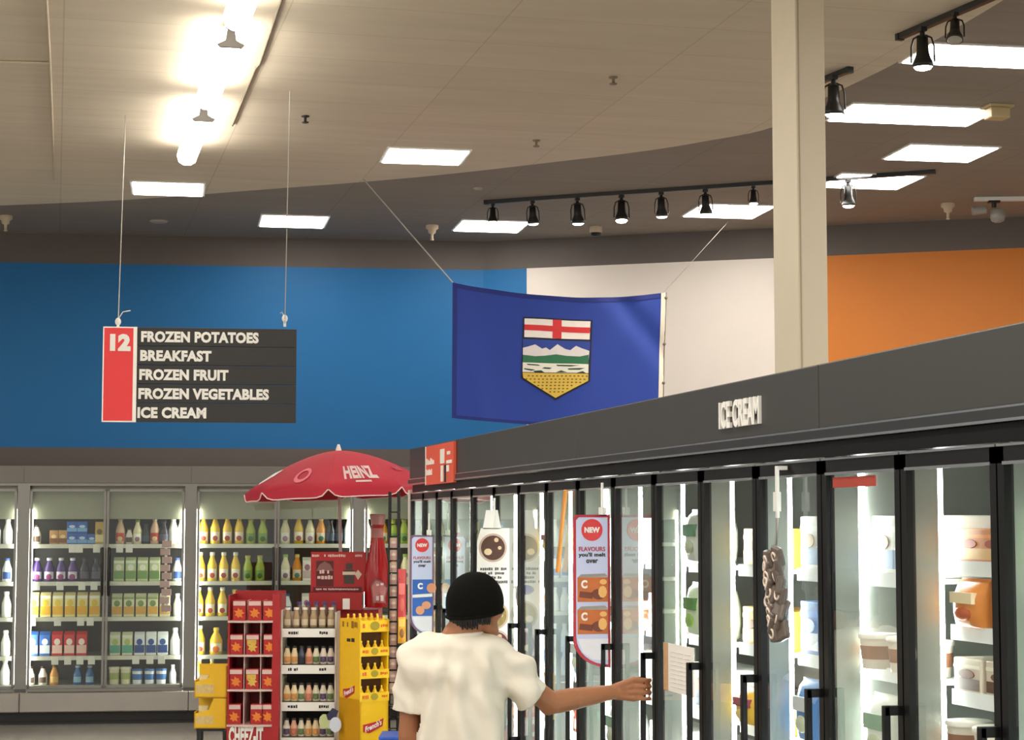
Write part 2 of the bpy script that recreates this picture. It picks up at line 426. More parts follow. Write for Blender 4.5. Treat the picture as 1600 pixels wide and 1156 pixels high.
spot(1302, 122, 190, ZC - .05, 'black spotlight at the right edge of the pillar in front of the long light', wall_dir, 4, 30)
track((1408, 60), (1600, -22), 'black track at top right corner of the ceiling', ZC, 1.0)
spot(1441, 47, 117, ZC - .05, 'large black spotlight on the top right track, lit, at its end', wall_dir, 3, 30)
spot(1492, 24, 80, ZC - .05, 'black spotlight on the top right track, seen from behind, unlit side', (-wall_dir[0], -wall_dir[1]), 22, 0)

# sprinklers, detectors, vents, camera
BEIGE = M('beige_sprinkler', (205, 188, 160), .5)
def sprinkler(px, py, label):
    p = at_z(px, py, CEIL)
    mb = MB().lathe([(.062, 0), (.062, -.03), (.04, -.045), (.035, -.075), (.014, -.085), (.012, -.13), (.02, -.135), (.012, -.145)], 14)
    tag(obj('sprinkler', mb, BEIGE, None, (p.x, p.y, CEIL)), label, 'sprinkler', 'ceiling sprinklers')
sprinkler(675, 352, 'beige ceiling sprinkler above the left corner of the flag')
sprinkler(9, 337, 'beige ceiling sprinkler at the left edge of the photo')
sprinkler(1481, 318, 'beige ceiling sprinkler above the orange wall')
p = at_z(931, 354, CEIL)
t = thing('smoke_detector', 'pale smoke detector with black underside beneath the long track', 'smoke detector', (p.x, p.y, CEIL))
obj('base', MB().lathe([(.06, 0), (.062, -.05), (.055, -.06)], 16), BEIGE, t)
obj('sensor', MB().lathe([(.05, -.06), (.045, -.085), (.02, -.095)], 16), BLACKM, t)
for px, py, lb in ((248, 345, 'small pale ceiling diffuser on grey ceiling left of the sign wire'), (747, 293, 'tiny pale ceiling disc on grey ceiling left of the long track')):
    p = at_z(px, py, CEIL); w = .08 if px > 300 else .17
    tag(obj('ceiling_disc', MB().lathe([(w / 2 * 1.0, 0), (w / 2, -.01), (w / 2 * .7, -.018)], 20), M('pale_vent', (176, 168, 155), .6), None, (p.x, p.y, CEIL)), lb, 'ceiling vent')
ZCC = ZC
for px, py, z, lb in ((477, 181, ZC, 'black sprinkler head on the cream ceiling right of the strip lights'), (838, 219, ZC, 'small grey sprinkler head on cream ceiling near its curved edge'), (958, 120, ZC, 'faint grey sprinkler head on cream ceiling left of the pillar')):
    p = at_z(px, py, z)
    tag(obj('sprinkler', MB().lathe([(.03, 0), (.028, -.008), (.01, -.012), (.009, -.04), (.026, -.043), (.022, -.05)], 12), M('dark_sprinkler', (45, 42, 38), .5) if px < 500 else M('grey_sprinkler', (128, 114, 94), .5), None, (p.x, p.y, z)), lb, 'sprinkler', 'ceiling sprinklers')
# dome cameras hanging from a white bracket, right edge
p = at_z(1590, 311, CEIL - .02); q = at_z(1522, 312, CEIL - .02)
d = (p - q)
t = thing('security_camera', 'white bracket with two grey cameras hanging above the orange wall', 'camera', (q.x, q.y, CEIL - .02), math.atan2(d.y, d.x))
obj('bracket', MB().box(0, d.length * 1.6, -.03, .03, -.015, .019), WHITE, t)
obj('arm', MB().cyl((.17, 0, -.015), (.17, 0, -.07), .022).box(.12, .22, -.03, .03, -.03, -.012), BLACKM, t)
GREYP = M('grey_plastic', (150, 146, 140), .4)
def cam_head(x, z, dx, r):
    return MB().lathe([(r * .5, .05), (r, .035), (r, -.03), (r * .85, -.06), (r * .4, -.075)], 16, (x + dx, 0, z))
obj('camera_head', cam_head(.17, -.13, .03, .065), GREYP, t); obj('camera_head', MB().cyl((-.02, 0, -.10), (.1, 0, -.09), .04, .035, 14), GREYP, t)
# conduits on the ceiling
def conduit(pts_, r, mat, label, z):
    P = [at_z(x, y, z) for x, y in pts_]
    mb = MB(); mb.tube([(v - P[0]) for v in P], r, 6)
    tag(obj('ceiling_conduit', mb, mat, None, P[0]), label, 'conduit', 'ceiling conduits')
conduit([(363, 196), (400, 106), (406, 100), (444, -12)], .008, M('dark_conduit', (120, 104, 84), .6), 'thin dark cable along the cream ceiling right of the strip lights', ZC - .008)
conduit([(72, -10), (78, 98), (85, 280)], .008, M('pale_conduit', (200, 186, 162), .6), 'thin pale conduit along the cream ceiling near left edge', ZC - .008)
conduit([(-20, 96), (77, 98)], .008, M('pale_conduit', (200, 186, 162), .6), 'thin pale conduit crossing to the left edge of the photo', ZC - .008)

# ------------------------------------------------------------------ pillar behind the freezers
c = at_d(1248.5, 560, 9.5)
t = MB()
pr = ld(*[(c - CAM).dot(RT), 9.5])
wv = 0.158; dv = 0.335
mb = MB().bbox(0, wv, 0, dv, 0, CEIL - .035, .006)
pil = struct('pillar', mb, M('cream_pillar_paint', (226, 214, 190), .5, vary=.03, nscale=8)); pil.location = (pr.x, pr.y, 0)
obj('corner_seam', MB().box(.012, .018, -.003, 0.001, 0, CEIL - .04), M('seam_beige', (178, 166, 142), .6), pil)  # slightly darker beige line along the groove in the pillar face

# ------------------------------------------------------------------ aisle sign
YS = None
sg0 = at_d(160, 585, 12.62); sg1 = at_d(463, 585, 12.80)
dv_ = (sg1 - sg0); dv_.z = 0; SW = dv_.length
zt = at_d(160, 510, 12.62).z; zb = at_d(160, 659, 12.62).z
SH = zt - zb
sgn = thing('aisle_sign', 'black and red hanging aisle sign listing frozen foods with number 12', 'sign', (sg0.x, sg0.y, zb), math.atan2(dv_.y, dv_.x))
SIGNB = M('sign_black', (42, 40, 39), .55, vary=.06); SIGNR = M('sign_red', (232, 58, 62), .5, vary=.03)
REDW = 0.165 * SW
hs = SH / 5
for i in range(5):
    obj('slat', MB().bbox(REDW + .012, SW, 0, .03, SH - hs * (i + 1) + .002, SH - hs * i - .001, .002), SIGNB, sgn)
obj('number_panel', MB().bbox(.008, REDW - .012, -.004, .03, .008, SH - .008, .002), SIGNR, sgn)
fr = MB().box(REDW - .012, REDW + .012, -.006, .03, 0, SH); fr.box(0, REDW, -.002, .028, SH - .008, SH); fr.box(0, REDW, -.002, .028, 0, .008); fr.box(0, .008, -.002, .028, 0, SH)
obj('frame', fr, [M('sign_white', (250, 246, 238), .5)], sgn)
pxm = SW / 303.0
obj('lettering', shift(text_mb('12', 32 * pxm, 27 * pxm, .004, .07), 27 * pxm, -.006, SH - 25 * pxm), PAPER, sgn)
for i, (s_, x0, x1) in enumerate((('FROZEN POTATOES', 59, 243), ('BREAKFAST', 58, 169), ('FROZEN FRUIT', 57, 196), ('FROZEN VEGETABLES', 56, 260), ('ICE CREAM', 55, 162))):
    obj('lettering', shift(text_mb(s_, (x1 - x0) * pxm, 17.5 * pxm, .003, .05), (x0 + x1) / 2 * pxm, -.002, SH - hs * (i + .5)), PAPER, sgn)
for px, pyt, pyb, D0, D1 in ((184, 150, 505, 12.63, 13.4), (445, 142, 500, 12.79, 12.9)):
    b = at_d(px, pyb + 10, D0); top = at_z(px + (12 if px < 300 else 8), pyt + (30 if px < 300 else 0), ZC)
    inv = Matrix.Translation(sgn.location) @ Matrix.Rotation(sgn.rotation_euler.z, 4, 'Z'); inv.invert()
    bl = inv @ b; bl.y = .015; tl = inv @ top
    obj('hanging_wire', MB().tube([bl, tl], .0035, 6), WIRE, sgn)
    mb = MB().cyl(bl + Vector((0, 0, .0)), bl + Vector((0, 0, .05)), .009).ball(bl + Vector((0, 0, .055)), .02, .02, .026)
    if px < 300: mb.tube([bl + Vector((0, 0, .07)), bl + Vector((.03, 0, .12)), bl + Vector((.08, 0, .13))], .003, 5)
    else: mb.tube([bl + Vector((0, 0, .06)), bl + Vector((-.02, 0, .1)), bl + Vector((-.03, 0, .09))], .003, 5)
    obj('wire_clamp', mb, PAPER, sgn)

# ------------------------------------------------------------------ flag
DF = 16.3
fc = {(0, 1): (707, 441), (1, 1): (1036, 458), (0, 0): (706, 653), (1, 0): (1031, 668)}
FP = {k: at_d(*v, DF + (0.15 if k[0] else 0)) for k, v in fc.items()}
def flagp(u, v, off=0.0):               # u,v 0..1 ; v up
    p = FP[(0, 0)] * (1 - u) * (1 - v) + FP[(1, 0)] * u * (1 - v) + FP[(0, 1)] * (1 - u) * v + FP[(1, 1)] * u * v
    sag = 4 * u * (1 - u)
    p = p + Vector((0, 0, -.075 * sag * (0.35 + .65 * v)))
    w = .02 * math.sin(u * 9 + v * 2) * (0.4 + .6 * v) + .012 * math.sin(u * 23 - v * 6)
    w += -.05 * math.exp(-((u - .12 * (1.3 - v)) ** 2) / .002) * .35 + .03 * math.exp(-((u + v * .5 - 1.28) ** 2) / .004)
    return p + FWH * (w - off)
flag = thing('hanging_flag', 'blue provincial flag with a mountain shield hanging from ceiling wires', 'flag', FP[(0, 0)])
def flagmesh(nu, nv, off, u0=0, u1=1, v0=0, v1=1):
    mb = MB(); vs = []; fs = []
    for j in range(nv + 1):
        for i in range(nu + 1): vs.append(flagp(u0 + (u1 - u0) * i / nu, v0 + (v1 - v0) * j / nv, off) - FP[(0, 0)])
    for j in range(nv):
        for i in range(nu):
            a = j * (nu + 1) + i; fs.append((a, a + 1, a + nu + 2, a + nu + 1))
    n = len(vs); vs2 = [v + FWH * .002 for v in vs]
    mb.add(vs, fs, True); mb.add(vs2, [f[::-1] for f in fs], True)
    return mb
FLB = M('flag_blue', (30, 60, 152), .7, vary=.05, nscale=6); FLBD = M('flag_hem_blue', (20, 38, 120), .7)
obj('cloth', flagmesh(60, 36, 0), FLB, flag)
hem = flagmesh(60, 1, .003, 0, 1, .965, 1); 
for a in (flagmesh(60, 1, .003, 0, 1, 0, .025), flagmesh(1, 36, .003, 0, .022, 0, 1)):
    hem.add(a.v, a.f, True)
obj('hem', hem, FLBD, flag)
obj('header_tape', flagmesh(2, 30, .003, .99, 1.012, 0, 1), M('flag_tape', (222, 212, 196), .7), flag)
def shieldpoly(poly, off, mat, name='emblem', sub=1):
    """poly in flag pixels (photo pixels of the shield), densified then mapped on the cloth"""
    out = []
    for i in range(len(poly)):
        a = poly[i]; b = poly[(i + 1) % len(poly)]
        n = max(1, int(math.hypot(b[0] - a[0], b[1] - a[1]) / 6))
        for k in range(n): out.append((a[0] + (b[0] - a[0]) * k / n, a[1] + (b[1] - a[1]) * k / n))
    bm = bmesh.new()
    vs = [bm.verts.new((x, y, 0)) for x, y in out]; bm.faces.new(vs)
    bmesh.ops.triangulate(bm, faces=bm.faces[:])
    for _ in range(5):
        lg = [e for e in bm.edges if e.calc_length() > 7]
        if not lg: break
        bmesh.ops.subdivide_edges(bm, edges=lg, cuts=1); bmesh.ops.triangulate(bm, faces=[f for f in bm.faces if len(f.verts) > 3])
    bm.verts.index_update()
    mb = MB()
    mp = []
    for v in bm.verts:
        x, y = v.co.x, v.co.y
        u = (x - 706) / 328.0; vv = (654.5 + 14 * u - y) / (213.5 - 1 * u)
        # undo the sag so that the emblem keeps its outline
        mp.append(flagp(u, vv + .075 * 4 * u * (1 - u) * (.35 + .65 * vv) / 1.155, off) - FP[(0, 0)])
    mb.add(mp, [[q.index for q in f.verts] for f in bm.faces], True); bm.free()
    return mb
def emb(polys, off, mat, name, sh):
    mb = MB()
    for p_ in polys:
        a = shieldpoly(p_, off, mat); mb.add(a.v, a.f, True)
    return obj(name, mb, mat, sh)
E_BLK = M('flag_ink', (26, 26, 40), .7)
sh = emb([[(816, 495), (924, 499), (922, 596), (868, 626), (814, 592)]], .006, E_BLK, 'shield', flag)
emb([[(818, 497.5), (921, 501), (920, 530), (818, 527)]], .008, M('flag_white', (240, 232, 226), .7), 'cross_field', sh)
emb([[(818, 507), (921, 511), (920, 520), (818, 516)], [(862, 499), (876, 499), (876, 529), (862, 528)]], .010, M('flag_red', (214, 50, 54), .7), 'cross', sh)
emb([[(816, 530), (921, 533), (920, 562), (816, 560)]], .008, M('flag_sky', (40, 66, 150), .7), 'sky', sh)
emb([[(816, 544), (824, 542), (835, 538.5), (846, 545), (852, 543), (858, 547), (870, 537.5), (882, 545), (890, 547), (899, 540), (908, 544), (920, 548), (919, 562), (816, 559)]], .010, M('flag_snow', (222, 214, 214), .7), 'mountains', sh)
emb([[(816, 555), (835, 557), (850, 556), (868, 553.5), (885, 556), (905, 557), (919, 554), (919, 569), (816, 567)]], .012, M('flag_green', (44, 112, 76), .7), 'hills', sh)
emb([[(816, 567), (919, 569), (919, 583), (816, 582)]], .0125, M('flag_cloud', (232, 230, 216), .7), 'plain', sh)
emb([[(822, 569), (840, 570), (844, 572), (824, 571)], [(850, 574), (862, 575), (858, 577), (846, 576)], [(868, 570), (905, 571), (890, 573), (870, 572)], [(818, 576), (836, 578), (830, 580), (819, 578)], [(886, 576), (914, 575), (905, 578), (888, 578)], [(832, 580), (845, 579), (850, 582), (836, 583)], [(868, 582), (876, 579), (886, 582)], [(900, 583), (910, 580), (917, 584)]], .0145, M('flag_dark_green', (34, 62, 44), .7), 'grass', sh)
emb([[(816, 583), (919, 584), (919, 595), (868, 622.5), (817, 591)]], .0135, M('flag_gold', (216, 182, 74), .7), 'wheat', sh)
dots = []
for r_ in range(7):
    yy = 588 + r_ * 5.0
    half = 49 if r_ < 1 else max(2, 49 - (r_ - 1) * 9.4)
    k = -half
    while k <= half:
        cx_ = 868 + k + (r_ % 2) * 3
        if abs(cx_ - 868) < half: dots.append([(cx_ - 2.2, yy), (cx_, yy - 1.4), (cx_ + 2.2, yy), (cx_, yy + 1.2)])
        k += 6.5
emb(dots, .0155, M('flag_brown', (120, 92, 26), .7), 'wheat_ears', sh)
wm = MB()
for a, b in (((568, 280), (0, 1)), ((1142, 342), (1, 1))):
    top = at_z(*a, ZC if b[0] == 0 else CEIL)
    wm = MB().tube([FP[b] - FP[(0, 0)], top - FP[(0, 0)]], .006 if b[0] == 0 else .0018, 6)
    obj('hanging_wire', wm, WIRE if b[0] == 0 else M('dull_wire', (120, 112, 104), .6), flag)
ro = MB().tube([flagp(1.013, v / 10) - FP[(0, 0)] for v in range(11)], .005, 6)
for v in (.06, .33, .62, .96): ro.ball(flagp(1.013, v) - FP[(0, 0)], .014)
obj('hoist_rope', ro, M('rope_brown', (112, 100, 88), .8), flag)

# ------------------------------------------------------------------ product kinds
KIND = {}
def kind(key, name, cat, root, parts):
    KIND[key] = (name, cat, root.mesh(name, root._m) if isinstance(root, MB) else root, [(pn, pm.mesh(pn, mt)) for pn, pm, mt in parts])
def put(key, label, loc, rz=0, group=None, scale=1.0, sz=None):
    name, cat, rm, parts = KIND[key]
    o = link(name, rm, None, loc, rz)
    if scale != 1.0 or sz: o.scale = (scale, scale, sz or scale)
    tag(o, label, cat, group)
    for pn, pm in parts: link(pn, pm, o)
    return o
def with_m(mb, m): mb._m = m; return mb
def bottle_kind(key, name, body, cap, labelc, h=.25, r=.043, neck=.4, blob=None, shoulder=.62):
    prof = [(r * .86, 0), (r, h * .03), (r, h * .45), (r * .98, h * shoulder * .86), (r * .72, h * shoulder * 1.1), (r * neck, h * .83), (r * neck, h * .89)]
    bm_ = with_m(MB().lathe(prof, 14), col(body, .25))
    parts = [('cap', MB().lathe([(r * neck * 1.12, h * .885), (r * neck * 1.12, h * .99), (r * neck * .9, h)], 12), col(cap))]
    lab = MB(); n = 8
    vs = []; 
    for zz in (h * .12, h * .42):
        for k in range(n + 1):
            a = -PI / 2 - .95 + 1.9 * k / n; vs.append((r * 1.02 * math.cos(a), r * 1.02 * math.sin(a), zz))
    lab.add(vs, [(k, k + 1, k + n + 2, k + n + 1) for k in range(n)], True)
    parts.append(('label', lab, col(labelc)))
    if blob:
        parts.append(('fruit_picture', MB().ball((0, -r * .98, h * .2), r * .55, r * .12, r * .55, 10, 6), col(blob)))
    kind(key, name, 'bottle', bm_, parts)
def carton_kind(key, name, cat, w, d, h, body, bandc, gable=False, spotc=None, top=None):
    mb = MB().bbox(-w/2, w/2, -d/2, d/2, 0, h * (.84 if gable else 1), min(.004, w * .06))
    if gable:
        mb.prism([(-w/2 * .98, h * .83), (w/2 * .98, h * .83), (w/2 * .98, h * .93), (-w/2 * .98, h * .93)], -.01, .01)
        mb.add([(-w/2, -d/2, h * .83), (w/2, -d/2, h * .83), (w/2, 0, h * .96), (-w/2, 0, h * .96), (w/2, d/2, h * .83), (-w/2, d/2, h * .83)], [(0, 1, 2, 3), (3, 2, 4, 5), (1, 4, 2), (0, 3, 5)])
    parts = [('label', MB().box(-w/2 * .94, w/2 * .94, -d/2 - .0015, -d/2, h * .1, h * .42), col(bandc))]
    if spotc: parts.append(('picture', MB().prism(disc(0, h * .55, w * .3, h * .13, 12), -d/2 - .003, -d/2), col(spotc)))
    if top: parts.append(('top_band', MB().box(-w/2 * .97, w/2 * .97, -d/2 - .0015, -d/2, h * .72, h * .82), col(top)))
    kind(key, name, cat, with_m(mb, col(body)), parts)
def bag_kind(key, name, w, h, d, body, bandc, spotc):
    mb = MB(); vs = []; n = 6
    rings = [(0, .3, 1), (.06, .8, 1), (.3, 1, .97), (.6, 1, .97), (.88, .6, 1), (.95, .1, 1), (1, .08, 1)]
    mb2 = MB(); nn = 14
    for z, dd, ww in rings:
        for k in range(nn):
            a = 2 * PI * k / nn; ca = math.cos(a); sa = math.sin(a)
            vs.append((w / 2 * ww * math.copysign(abs(ca) ** .6, ca), d / 2 * dd * math.copysign(abs(sa) ** .8, sa), h * z))
    fs = [(i * nn + k, i * nn + (k + 1) % nn, (i + 1) * nn + (k + 1) % nn, (i + 1) * nn + k) for i in range(len(rings) - 1) for k in range(nn)]
    mb.add(vs, fs, True); mb.add(vs[:nn], [list(range(nn))[::-1]]); mb.add(vs[-nn:], [list(range(nn))])
    parts = [('label', MB().box(-w * .36, w * .36, -d / 2 - .003, -d / 2 * .6, h * .5, h * .72), col(bandc)),
             ('picture', MB().ball((0, -d / 2 * .95, h * .3), w * .28, d * .1, h * .14, 12, 6), col(spotc))]
    kind(key, name, 'bag', with_m(mb, col(body, .3)), parts)
def tub_kind(key, name, r, h, body, lid, bandc):
    mb = with_m(MB().lathe([(r * .84, 0), (r * .97, h * .86), (r * .97, h * .88)], 16), col(body))
    parts = [('lid', MB().lathe([(r * 1.04, h * .86), (r * 1.04, h * .97), (r * .95, h)], 16), col(lid)),
             ('label', MB().lathe([(r * .905, h * .28), (r * .965, h * .66)], 16), col(bandc))]
    kind(key, name, 'tub', mb, parts)

# cooler drinks
bottle_kind('juice_y', 'juice_bottle', (236, 196, 60), (240, 236, 220), (248, 240, 220), .27, .046, .45, (170, 60, 40))
bottle_kind('juice_o', 'juice_bottle', (230, 150, 40), (230, 210, 120), (240, 220, 190), .25, .046, .45, (60, 130, 110))
bottle_kind('juice_g', 'juice_bottle', (170, 190, 70), (190, 180, 70), (120, 160, 70), .24, .046, .5, (60, 110, 40))
bottle_kind('juice_w', 'juice_bottle', (240, 232, 190), (160, 190, 90), (250, 250, 240), .25, .046, .45, (160, 120, 150))
bottle_kind('juice_r', 'juice_bottle', (226, 190, 160), (220, 215, 205), (200, 60, 50), .25, .044, .45, (230, 200, 150))
bottle_kind('bottle_d', 'drink_bottle', (30, 40, 46), (40, 44, 52), (52, 70, 90), .24, .05, .5)
bottle_kind('bottle_p', 'drink_bottle', (74, 50, 120), (225, 220, 240), (220, 210, 235), .22, .05, .45, (150, 60, 120))
bottle_kind('bottle_k', 'drink_bottle', (44, 44, 60), (60, 60, 76), (80, 80, 100), .22, .05, .45)
bottle_kind('bottle_w', 'milk_bottle', (244, 244, 240), (236, 236, 236), (228, 232, 236), .25, .046, .5)
bottle_kind('bottle_wb', 'milk_bottle', (240, 244, 248), (60, 90, 160), (46, 84, 160), .23, .047, .5)
bottle_kind('bottle_s', 'cream_bottle', (236, 232, 224), (70, 50, 40), (90, 70, 60), .2, .046, .5)
bottle_kind('bottle_b', 'drink_bottle', (60, 110, 170), (190, 210, 230), (150, 190, 220), .2, .047, .5)
bottle_kind('bottle_a', 'drink_bottle', (200, 140, 60), (120, 80, 40), (220, 180, 110), .2, .047, .5)
carton_kind('cart_y', 'juice_carton', 'carton', .095, .09, .24, (240, 226, 160), (236, 180, 50), True, (230, 200, 60), (250, 250, 240))
carton_kind('cart_bl', 'milk_carton', 'carton', .095, .09, .235, (52, 104, 190), (220, 228, 240), True, (230, 236, 246))
carton_kind('cart_r', 'milk_carton', 'carton', .095, .09, .235, (206, 52, 56), (240, 200, 190), True, (246, 226, 220))
carton_kind('cart_g', 'plant_milk_carton', 'carton', .095, .09, .235, (196, 214, 160), (120, 160, 90), True, (240, 240, 226), (236, 240, 226))
carton_kind('cart_cg', 'plant_milk_carton', 'carton', .095, .09, .225, (226, 224, 190), (220, 170, 80), True, (120, 150, 80), (150, 170, 110))
carton_kind('cart_ct', 'plant_milk_carton', 'carton', .095, .09, .225, (220, 222, 190), (90, 170, 150), True, (180, 200, 120), (230, 232, 216))
carton_kind('cart_bw', 'plant_milk_carton', 'carton', .095, .09, .225, (228, 234, 238), (40, 72, 140), True, (46, 84, 150))
carton_kind('pack_b', 'yogurt_pack', 'pack', .095, .09, .105, (44, 96, 180), (120, 170, 226), False, (190, 215, 240))
carton_kind('pack_br', 'pudding_pack', 'pack', .08, .09, .13, (186, 140, 88), (120, 76, 40), False, (230, 200, 150))
carton_kind('pack_gold', 'drink_carton', 'carton', .085, .09, .22, (206, 170, 80), (240, 220, 160), False, (120, 90, 40))
carton_kind('pack_w', 'white_carton', 'carton', .09, .09, .23, (244, 240, 232), (210, 190, 190), True, (170, 120, 140))
bottle_kind('jug_y', 'juice_jug', (238, 190, 50), (246, 214, 80), (244, 236, 200), .25, .06, .4, (230, 120, 30))
tub_kind('tub_b', 'yogurt_tub', .05, .14, (236, 240, 244), (70, 120, 190), (60, 120, 190))
tub_kind('tub_c', 'yogurt_tub', .05, .16, (232, 226, 190), (236, 232, 210), (180, 190, 120))
NICE = {'juice_y': 'yellow juice bottle', 'juice_o': 'orange juice bottle', 'juice_g': 'green juice bottle', 'juice_w': 'pale juice bottle', 'juice_r': 'pink juice bottle',
        'bottle_d': 'dark drink bottle', 'bottle_p': 'purple drink bottle', 'bottle_k': 'near-black drink bottle', 'bottle_w': 'white milk bottle', 'bottle_wb': 'blue-labelled white bottle',
        'bottle_s': 'dark-capped cream bottle', 'bottle_b': 'blue drink bottle', 'bottle_a': 'amber drink bottle', 'cart_y': 'pale yellow juice carton', 'cart_bl': 'blue milk carton', 'cart_r': 'red milk carton',
        'cart_g': 'green carton', 'cart_cg': 'cream carton with orange band', 'cart_ct': 'cream carton with teal band', 'cart_bw': 'white carton with navy swirl', 'pack_b': 'small blue pack', 'pack_br': 'small brown pack',
        'pack_gold': 'gold carton', 'pack_w': 'white carton', 'jug_y': 'yellow juice jug', 'tub_b': 'white tub with blue lid', 'tub_c': 'cream tub'}

# ------------------------------------------------------------------ wall coolers
COFF = 0.90                            # cooler front stands this far before the wall
CP0 = A0 + N1 * COFF
def cpx(px, py, dy=0.0): return at_pl(px, py, CP0 - N1 * dy, N1)
O = cpx(297, 900); O.z = 0
CRZ = math.atan2(W1.y, W1.x)
def cloc(px, py, dy=0.0):              # photo pixel -> cooler frame (x along, y in, z up)
    q = cpx(px, py, dy); return Vector(((q - O).dot(W1), dy, q.z))
edges = [-95, 35, 165, 297, 432, 560, 690]
ex = [cloc(e, 900).x for e in edges]
ex[0] = ex[1] - (ex[3] - ex[1]) / 2; ex[6] = ex[5] + (ex[4] - ex[3])
z_rail = cloc(150, 757).z; z_dtop = cloc(150, 762).z; z_dbot = cloc(150, 1077).z; z_bum = cloc(150, 1112).z; z_kick = cloc(150, 1127).z
CD = 0.80
PL = {0: 'leftmost', 1: 'second', 2: 'third', 3: 'fourth', 4: 'fifth', 5: 'sixth'}
def cooler_unit(xa, xm, xb, label, shelf_z, n):
    loc = O + W1 * xa
    t = thing('drinks_cooler', label, 'cooler', (loc.x, loc.y, 0), CRZ, 'wall coolers')
    w = xb - xa; m = xm - xa
    mb = MB(); th = .03
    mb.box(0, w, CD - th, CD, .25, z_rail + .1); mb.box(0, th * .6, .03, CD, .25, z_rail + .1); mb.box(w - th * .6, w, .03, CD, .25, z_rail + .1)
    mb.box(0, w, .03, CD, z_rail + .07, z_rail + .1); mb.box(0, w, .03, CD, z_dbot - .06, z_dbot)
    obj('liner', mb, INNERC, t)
    obj('canopy', MB().bbox(0, w, -.02, CD, z_rail + .012, cloc(150, 728).z, .004), GREYL, t)
    obj('bumper', MB().bbox(0, w, -.05, .1, z_bum, z_dbot - .015, .012), STEEL, t)
    obj('base', MB().box(0, w, .05, CD, z_kick - .0, z_bum).box(0, w, .02, CD, 0, z_kick), BLACKM, t)
    fr = MB(); f = .055
    fr.box(0, w, -.01, .03, z_rail - .012, z_rail + .012)
    for x in (0, w - f): fr.box(x, x + f, -.012, .05, z_dbot - .015, z_rail - .012)
    fr.box(0, w, -.012, .05, z_dbot - .02, z_dbot + .012)
    obj('frame', fr, ALU, t)
    for a, b, hx, hs_ in ((f + .004, m - .003, m - .03, -1), (m + .003, w - f - .004, m + .03, 1)):
        d = bpy.data.objects.new('door', None); C.objects.link(d); d.parent = t
        s = .022
        q = MB()
        for x in (a, b - s): q.box(x, x + s, -.022, .012, z_dbot + .014, z_dtop - .012)
        q.box(a, b, -.022, .012, z_dbot + .014, z_dbot + .04); q.box(a, b, -.022, .012, z_dtop - .035, z_dtop - .012)
        obj('door_frame', q, ALU, d)
        obj('glass', MB().box(a + s, b - s, -.006, .0, z_dbot + .04, z_dtop - .035), GLASS_C, d)
        obj('handle', MB().tube([(hx, -.02, 1.62), (hx, -.05, 1.58), (hx, -.055, 1.4), (hx, -.05, 1.22), (hx, -.02, 1.18)], .012, 8), BLACKM, d)
    obj('duct_panel', MB().bbox(f, w - f, .09, .11, cloc(150, 811, .1).z, z_rail + .03, .004), M('olive_duct', (150, 150, 132), .3, .2), t)
    for x in (f + .012, w - f - .012):
        obj('light', MB().box(x - .012, x + .012, .055, .075, z_dbot + .05, z_dtop - .2), LEDC, t)
    obj('light', MB().box(.1, w - .1, .05, .07, z_rail + .03, z_rail + .045), LEDC, t)
    for z in shelf_z:
        sh_ = obj('shelf', MB().box(th * .6 + .002, w - th * .6 - .002, .09, CD - .04, z - .02, z), M('shelf_grey', (150, 150, 140), .4), t)
        obj('price_rail', MB().box(f + .03, w - f - .03, .078, .089, z - .036, z + .002), M('price_rail_pale', (226, 224, 212), .4), sh_)
    return t
rows = [cloc(200, y, .2).z for y in (850, 908, 963, 1023, 1068)]
rows[4] = max(rows[4], z_dbot + .01)
cu = [cooler_unit(ex[0] - (ex[2] - ex[1]), ex[0], ex[1], 'tall glass-door drinks cooler cut off by the left edge of photo', rows, 0),
      cooler_unit(ex[1], ex[2], ex[3], 'tall two-door cooler of milk and juice cartons at the left, whole', rows, 1),
      cooler_unit(ex[3], ex[4], ex[5], 'two-door juice cooler behind the red umbrella', rows, 2),
      cooler_unit(ex[5], ex[6], 2 * ex[6] - ex[5], 'cooler half hidden behind the wire rack and freezer end', rows, 3)]
PY = .17
def crow(row, items, place):
    """items: (kind, px centre[, scale]) ; place: words for the label"""
    seen = {}
    n = len(items)
    tot = {}
    for it in items: tot[it[0]] = tot.get(it[0], 0) + 1
    rn = ['top', 'second', 'middle', 'fourth', 'bottom'][row]
    for it in items:
        k, px = it[0], it[1]; sc = it[2] if len(it) > 2 else 1.0
        x = cloc(px, 900, PY).x
        seen[k] = seen.get(k, 0) + 1
        which = '' if tot[k] == 1 else {1: 'leftmost ', 2: 'second ', 3: 'third ', 4: 'fourth ', 5: 'fifth ', 6: 'sixth '}[seen[k]]
        loc = O + W1 * x - N1 * PY
        lb = '%s%s on the %s shelf of %s' % (which, NICE[k], rn, place)
        zz = rows[row] + .001 + (it[3] if len(it) > 3 else 0)
        put(k, lb if len(it) < 4 else lb.replace(NICE[k], NICE[k] + ' stacked on top'), (loc.x, loc.y, zz), CRZ, 'drinks and dairy in the wall coolers', sc)
pl = 'the cooler at left photo edge'
for r, k in enumerate(('bottle_w', 'bottle_wb', 'bottle_w', 'bottle_w', 'bottle_w')):
    crow(r, [(k, -26 + 18.5 * i, .95) for i in range(3)], pl)
pl = 'the purple-bottle cooler door'
crow(0, [('bottle_s', 56, .9), ('pack_br', 84), ('pack_br', 98), ('pack_b', 112), ('pack_b', 128), ('pack_b', 143, .9), ('pack_gold', 155, .95)], pl)
crow(0, [('pack_b', 112, 1, .107), ('pack_b', 128, 1, .107)], pl)
crow(1, [('bottle_p', 58), ('bottle_p', 77), ('bottle_p', 95.5), ('bottle_p', 113.5), ('bottle_k', 132), ('bottle_k', 150)], pl)
crow(2, [('cart_y', 54 + 19 * i) for i in range(6)], pl)
